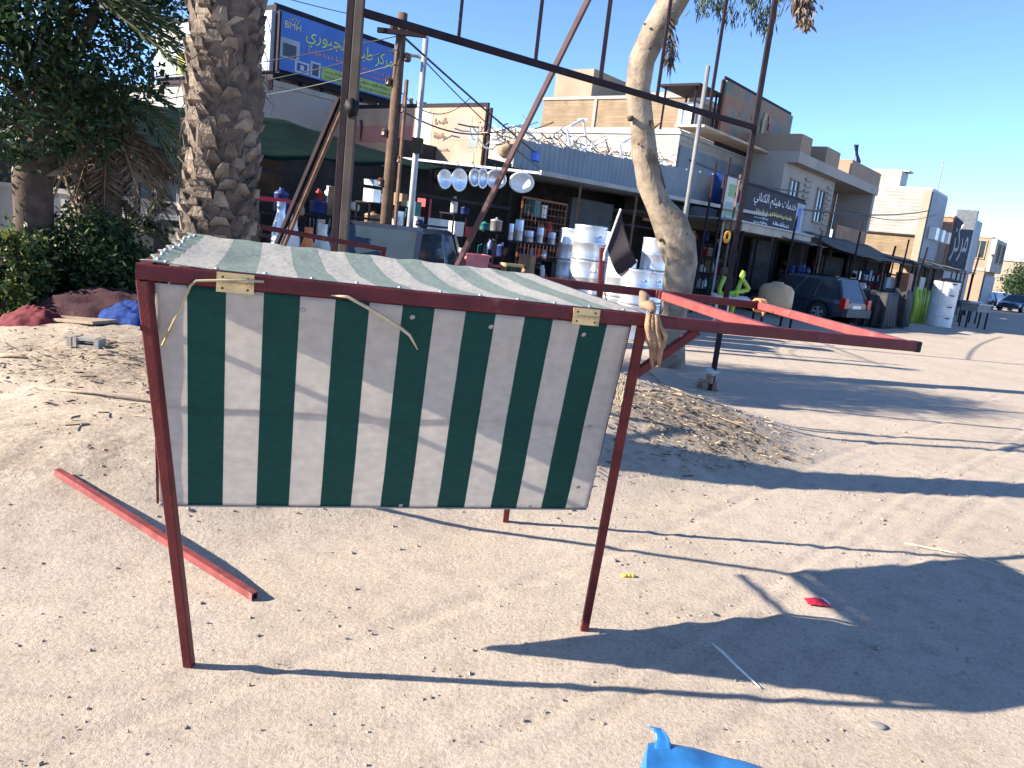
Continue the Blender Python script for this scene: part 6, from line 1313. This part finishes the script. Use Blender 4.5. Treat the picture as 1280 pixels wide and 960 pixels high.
for px, py, D, lab, col in ((1082, 398, 33, 'small olive green vendor cart beside the covered goods', (.1, .12, .06)), (1205, 398, 37, 'dark vendor cart right of the white ribbed tank', (.06, .06, .065)), (1216, 402, 33, 'small steel table at the roadside right of the ribbed tank', (.2, .2, .2))):
    p = atY(px, py, D); t = thing('vendor_cart', lab, 'cart', (p.x, p.y, 0)); m_ = mat('cart_%d' % px, col, .7, 0, .2)
    MB().box((p.x, p.y, .85), 1.1, .7, .3, .6).build('tray', m_, t); MB().box((p.x, p.y, 1.02), 1.2, .8, .04, .6).build('cart_top', GALV, t)
    for i in (-1, 1):
        for j in (-1, 1): MB().beam((p.x + .4 * i, p.y + .25 * j, 0), (p.x + .4 * i, p.y + .25 * j, .7), .05).build('leg', DKSTEEL, t)
for k, (px, D, h, lab) in enumerate([(1140, 40, 3.4, 'bare rusty pole frame upright before the cream corner building'), (1206, 46, 3.6, 'dark pole beside the narrow brown building'), (1100, 38, 3.2, 'bent dark pole at the end of the low awning')]):
    p = atY(px, 390, D); single(MB().tube([(p.x, p.y, 0), (p.x, p.y, h * .6), (p.x + .1, p.y, h)], .05, 6), 'steel_pole', RUST if k == 0 else DKSTEEL, lab, 'pole')
for k, (px, cpl, w_, h, col, lab) in enumerate([(1108, -9.6, 1.6, 1.7, (.3, .33, .38), 'stack of pale cabinets under the low awning'), (1150, -9.2, 1.2, 1.9, (.5, .47, .42), 'white cupboard standing by the corner of the cream building'), (1135, -9.0, .9, 2.0, (.5, .2, .1), 'orange painted cupboard left of the white one'), (1050, -9.6, 1.6, 1.5, (.12, .13, .14), 'dark cabinet behind the dark blue car')]):
    u = hit(px, 350, cpl).dot(ST); t = thing('cabinet', lab, 'cabinet', tuple(sp(u, cpl, 0))); m_ = mat('cabinet_%d' % px, col, .6, 0, .15, 2)
    MB().sbox(u, u + w_, cpl - .6, cpl, .06, h).build('carcass', m_, t)
    for j in range(2): d = MB().sbox(u + .04 + j * w_ / 2, u + w_ / 2 - .02 + j * w_ / 2, cpl + .003, cpl + .03, .12, h - .06).build('door', m_, t); MB().sbox(u + w_ / 2 - .1 + j * .14, u + w_ / 2 - .06 + j * .14, cpl + .033, cpl + .06, h * .45, h * .6).build('handle', DKSTEEL, d)
    MB().sbox(u + .05, u + w_ - .05, cpl - .55, cpl - .05, 0, .057).build('plinth', BLACK, t)
c = hit(893, 238, -11.2); single(MB().blob(c, .9, .3, .55, 3, .3, 14, 10), 'blue_tarpaulin', mat('blue_tarpaulin', (.01, .035, .15), .5), 'bright blue tarpaulin bundle hanging above the shop canopy behind the dark post', 'tarpaulin', smooth=True)
c = hit(845, 208, -11.6); mb = MB(); mb.prism([hit(800, 215, -12.0), hit(840, 205, -11.4), hit(848, 232, -11.2), hit(826, 236, -11.6)], V((0, .05, -.02))); single(mb, 'canvas_flap', mat('tan_canvas', (.4, .3, .2), .9, 0, .2, 3), 'tan canvas flap propped on the canopy behind the eucalyptus trunk', 'canvas')

t, u0, u1, c1, z = building('pale_house', 'pale house behind the dense tree at the left edge', 96, 168, -27, -160, 118, MATS['white_render'], CONC, yr=176)
window(t, 'u', -29.6, -28.6, z - 2.4, z - 1.0, u0, WHITE); window(t, 'u', -33, -31.8, z - 2.4, z - 1.0, u0, WHITE)
gw = thing('garden_wall', 'low grey block wall behind the bushes and the shaggy palm', 'wall', (-9, 13.2, 0)); MB().box((-9.5, 13.4, .75), 9.5, .2, 1.5, -.05).build('wall', GREYR, gw); MB().box((-9.5, 13.4, 1.54), 9.7, .3, .08, -.05).build('coping', CONC, gw)
misc_rack('goods rack at the back of the green awning shed', 385, 440, -14.2, (.6, 1.2, 1.8), 12, 'back awning rack')
misc_rack('goods rack against the dark shop partition', 655, 690, -12.9, (.5, 1.1, 1.7, 2.2), 14, 'partition rack')
misc_rack('goods rack in the open shop by the parked car', 985, 1012, -12.5, (.5, 1.1, 1.7), 15, 'open shop rack')
misc_rack('goods rack under the notched building', 1025, 1045, -12.6, (.5, 1.1, 1.7), 16, 'notched building rack')

misc_rack('goods rack between the lamp pole and the fridge', 505, 530, -13.4, (.6, 1.2, 1.8), 22, 'lamp side rack')
misc_rack('long low rack of pots in front of the wire rack', 655, 700, -10.4, (.35, .8), 23, 'low pot rack')
misc_rack('goods rack below the pale poster board', 880, 925, -12.6, (.5, 1.1, 1.7, 2.2), 24, 'poster side rack')
misc_rack('goods rack in the dark bay left of the sign', 840, 872, -12.4, (.5, 1.1, 1.7, 2.2), 25, 'bay rack')

# crowded stalls along the road in front of the far shops
for k, (pa, pb, cc, hh, lab) in enumerate([(992, 1018, -9.3, 2.5, 'dark sheet roofed stall just behind the parked dark blue car'), (1074, 1100, -9.0, 2.3, 'dark sheet roofed stall behind the black covered goods'), (1102, 1150, -9.4, 2.6, 'longest dark sheet roofed stall before the cream corner building'), (1192, 1212, -8.0, 2.5, 'last dark sheet roofed stall beyond the white ribbed tank')]):
    ua, ub = hit(pa, 360, cc).dot(ST), hit(pb, 360, cc).dot(ST); t = thing('roadside_stall', lab, 'stall', tuple(sp((ua + ub) / 2, cc, 0)), 'roadside stalls in front of the far shops')
    grid_sheet('roof', lambda a, b: sp(ua + a * (ub - ua), cc - 1.8 + b * 2.0, hh + .3 - .3 * b + .07 * noise.noise((a * 7, b * 3, k))), 20, 8, MATS['grey_brown_canvas'], t, .02)
    MB().sbox(ua + .05, ub - .05, cc - 1.8, cc - 1.74, .2, hh).build('back_sheet', DARKIN, t)
    n_ = max(2, int((ub - ua) / 2.2) + 1)
    for j in range(n_): u_ = ua + .05 + (ub - ua - .1) * j / (n_ - 1); MB().beam(sp(u_, cc, 0), sp(u_, cc, hh - .02), .06).build('post', RUST if j % 2 else DKSTEEL, t); MB().beam(sp(u_, cc - 1.6, 0), sp(u_, cc - 1.6, hh), .06).build('post', DKSTEEL, t)
    misc_rack('goods rack inside the ' + ['stall behind the dark blue car', 'stall behind the covered goods', 'longest roadside stall', 'last roadside stall'][k], pa + 1, pb - (1 if k != 2 else 22), cc - .5, (.35, .9, 1.45), 31 + k, ['car stall', 'covered goods stall', 'longest stall', 'last stall'][k])
for k, (px, cpl, h, lab) in enumerate([(978, -9.2, 3.3, 'thin dark pole rising left of the dark blue car'), (1012, -8.8, 3.0, 'thin dark pole rising behind the dark blue car tailgate'), (1060, -8.6, 3.6, 'tall thin dark pole left of the low awning'), (1122, -8.3, 3.4, 'thin dark pole standing before the bright end wall'), (868, -10.2, 4.4, 'tall dark scaffold pole beside the eucalyptus trunk'), (884, -10.1, 4.6, 'tall scaffold pole left of the poster board'), (900, -10.0, 4.2, 'rusty scaffold pole at the left edge of the poster board')]):
    p = hit(px, 360, cpl); single(MB().tube([(p.x, p.y, 0), (p.x + .03, p.y, h * .5), (p.x + .06, p.y, h)], .035, 6), 'steel_pole', RUST if 'rusty' in lab else DKSTEEL, lab, 'pole')
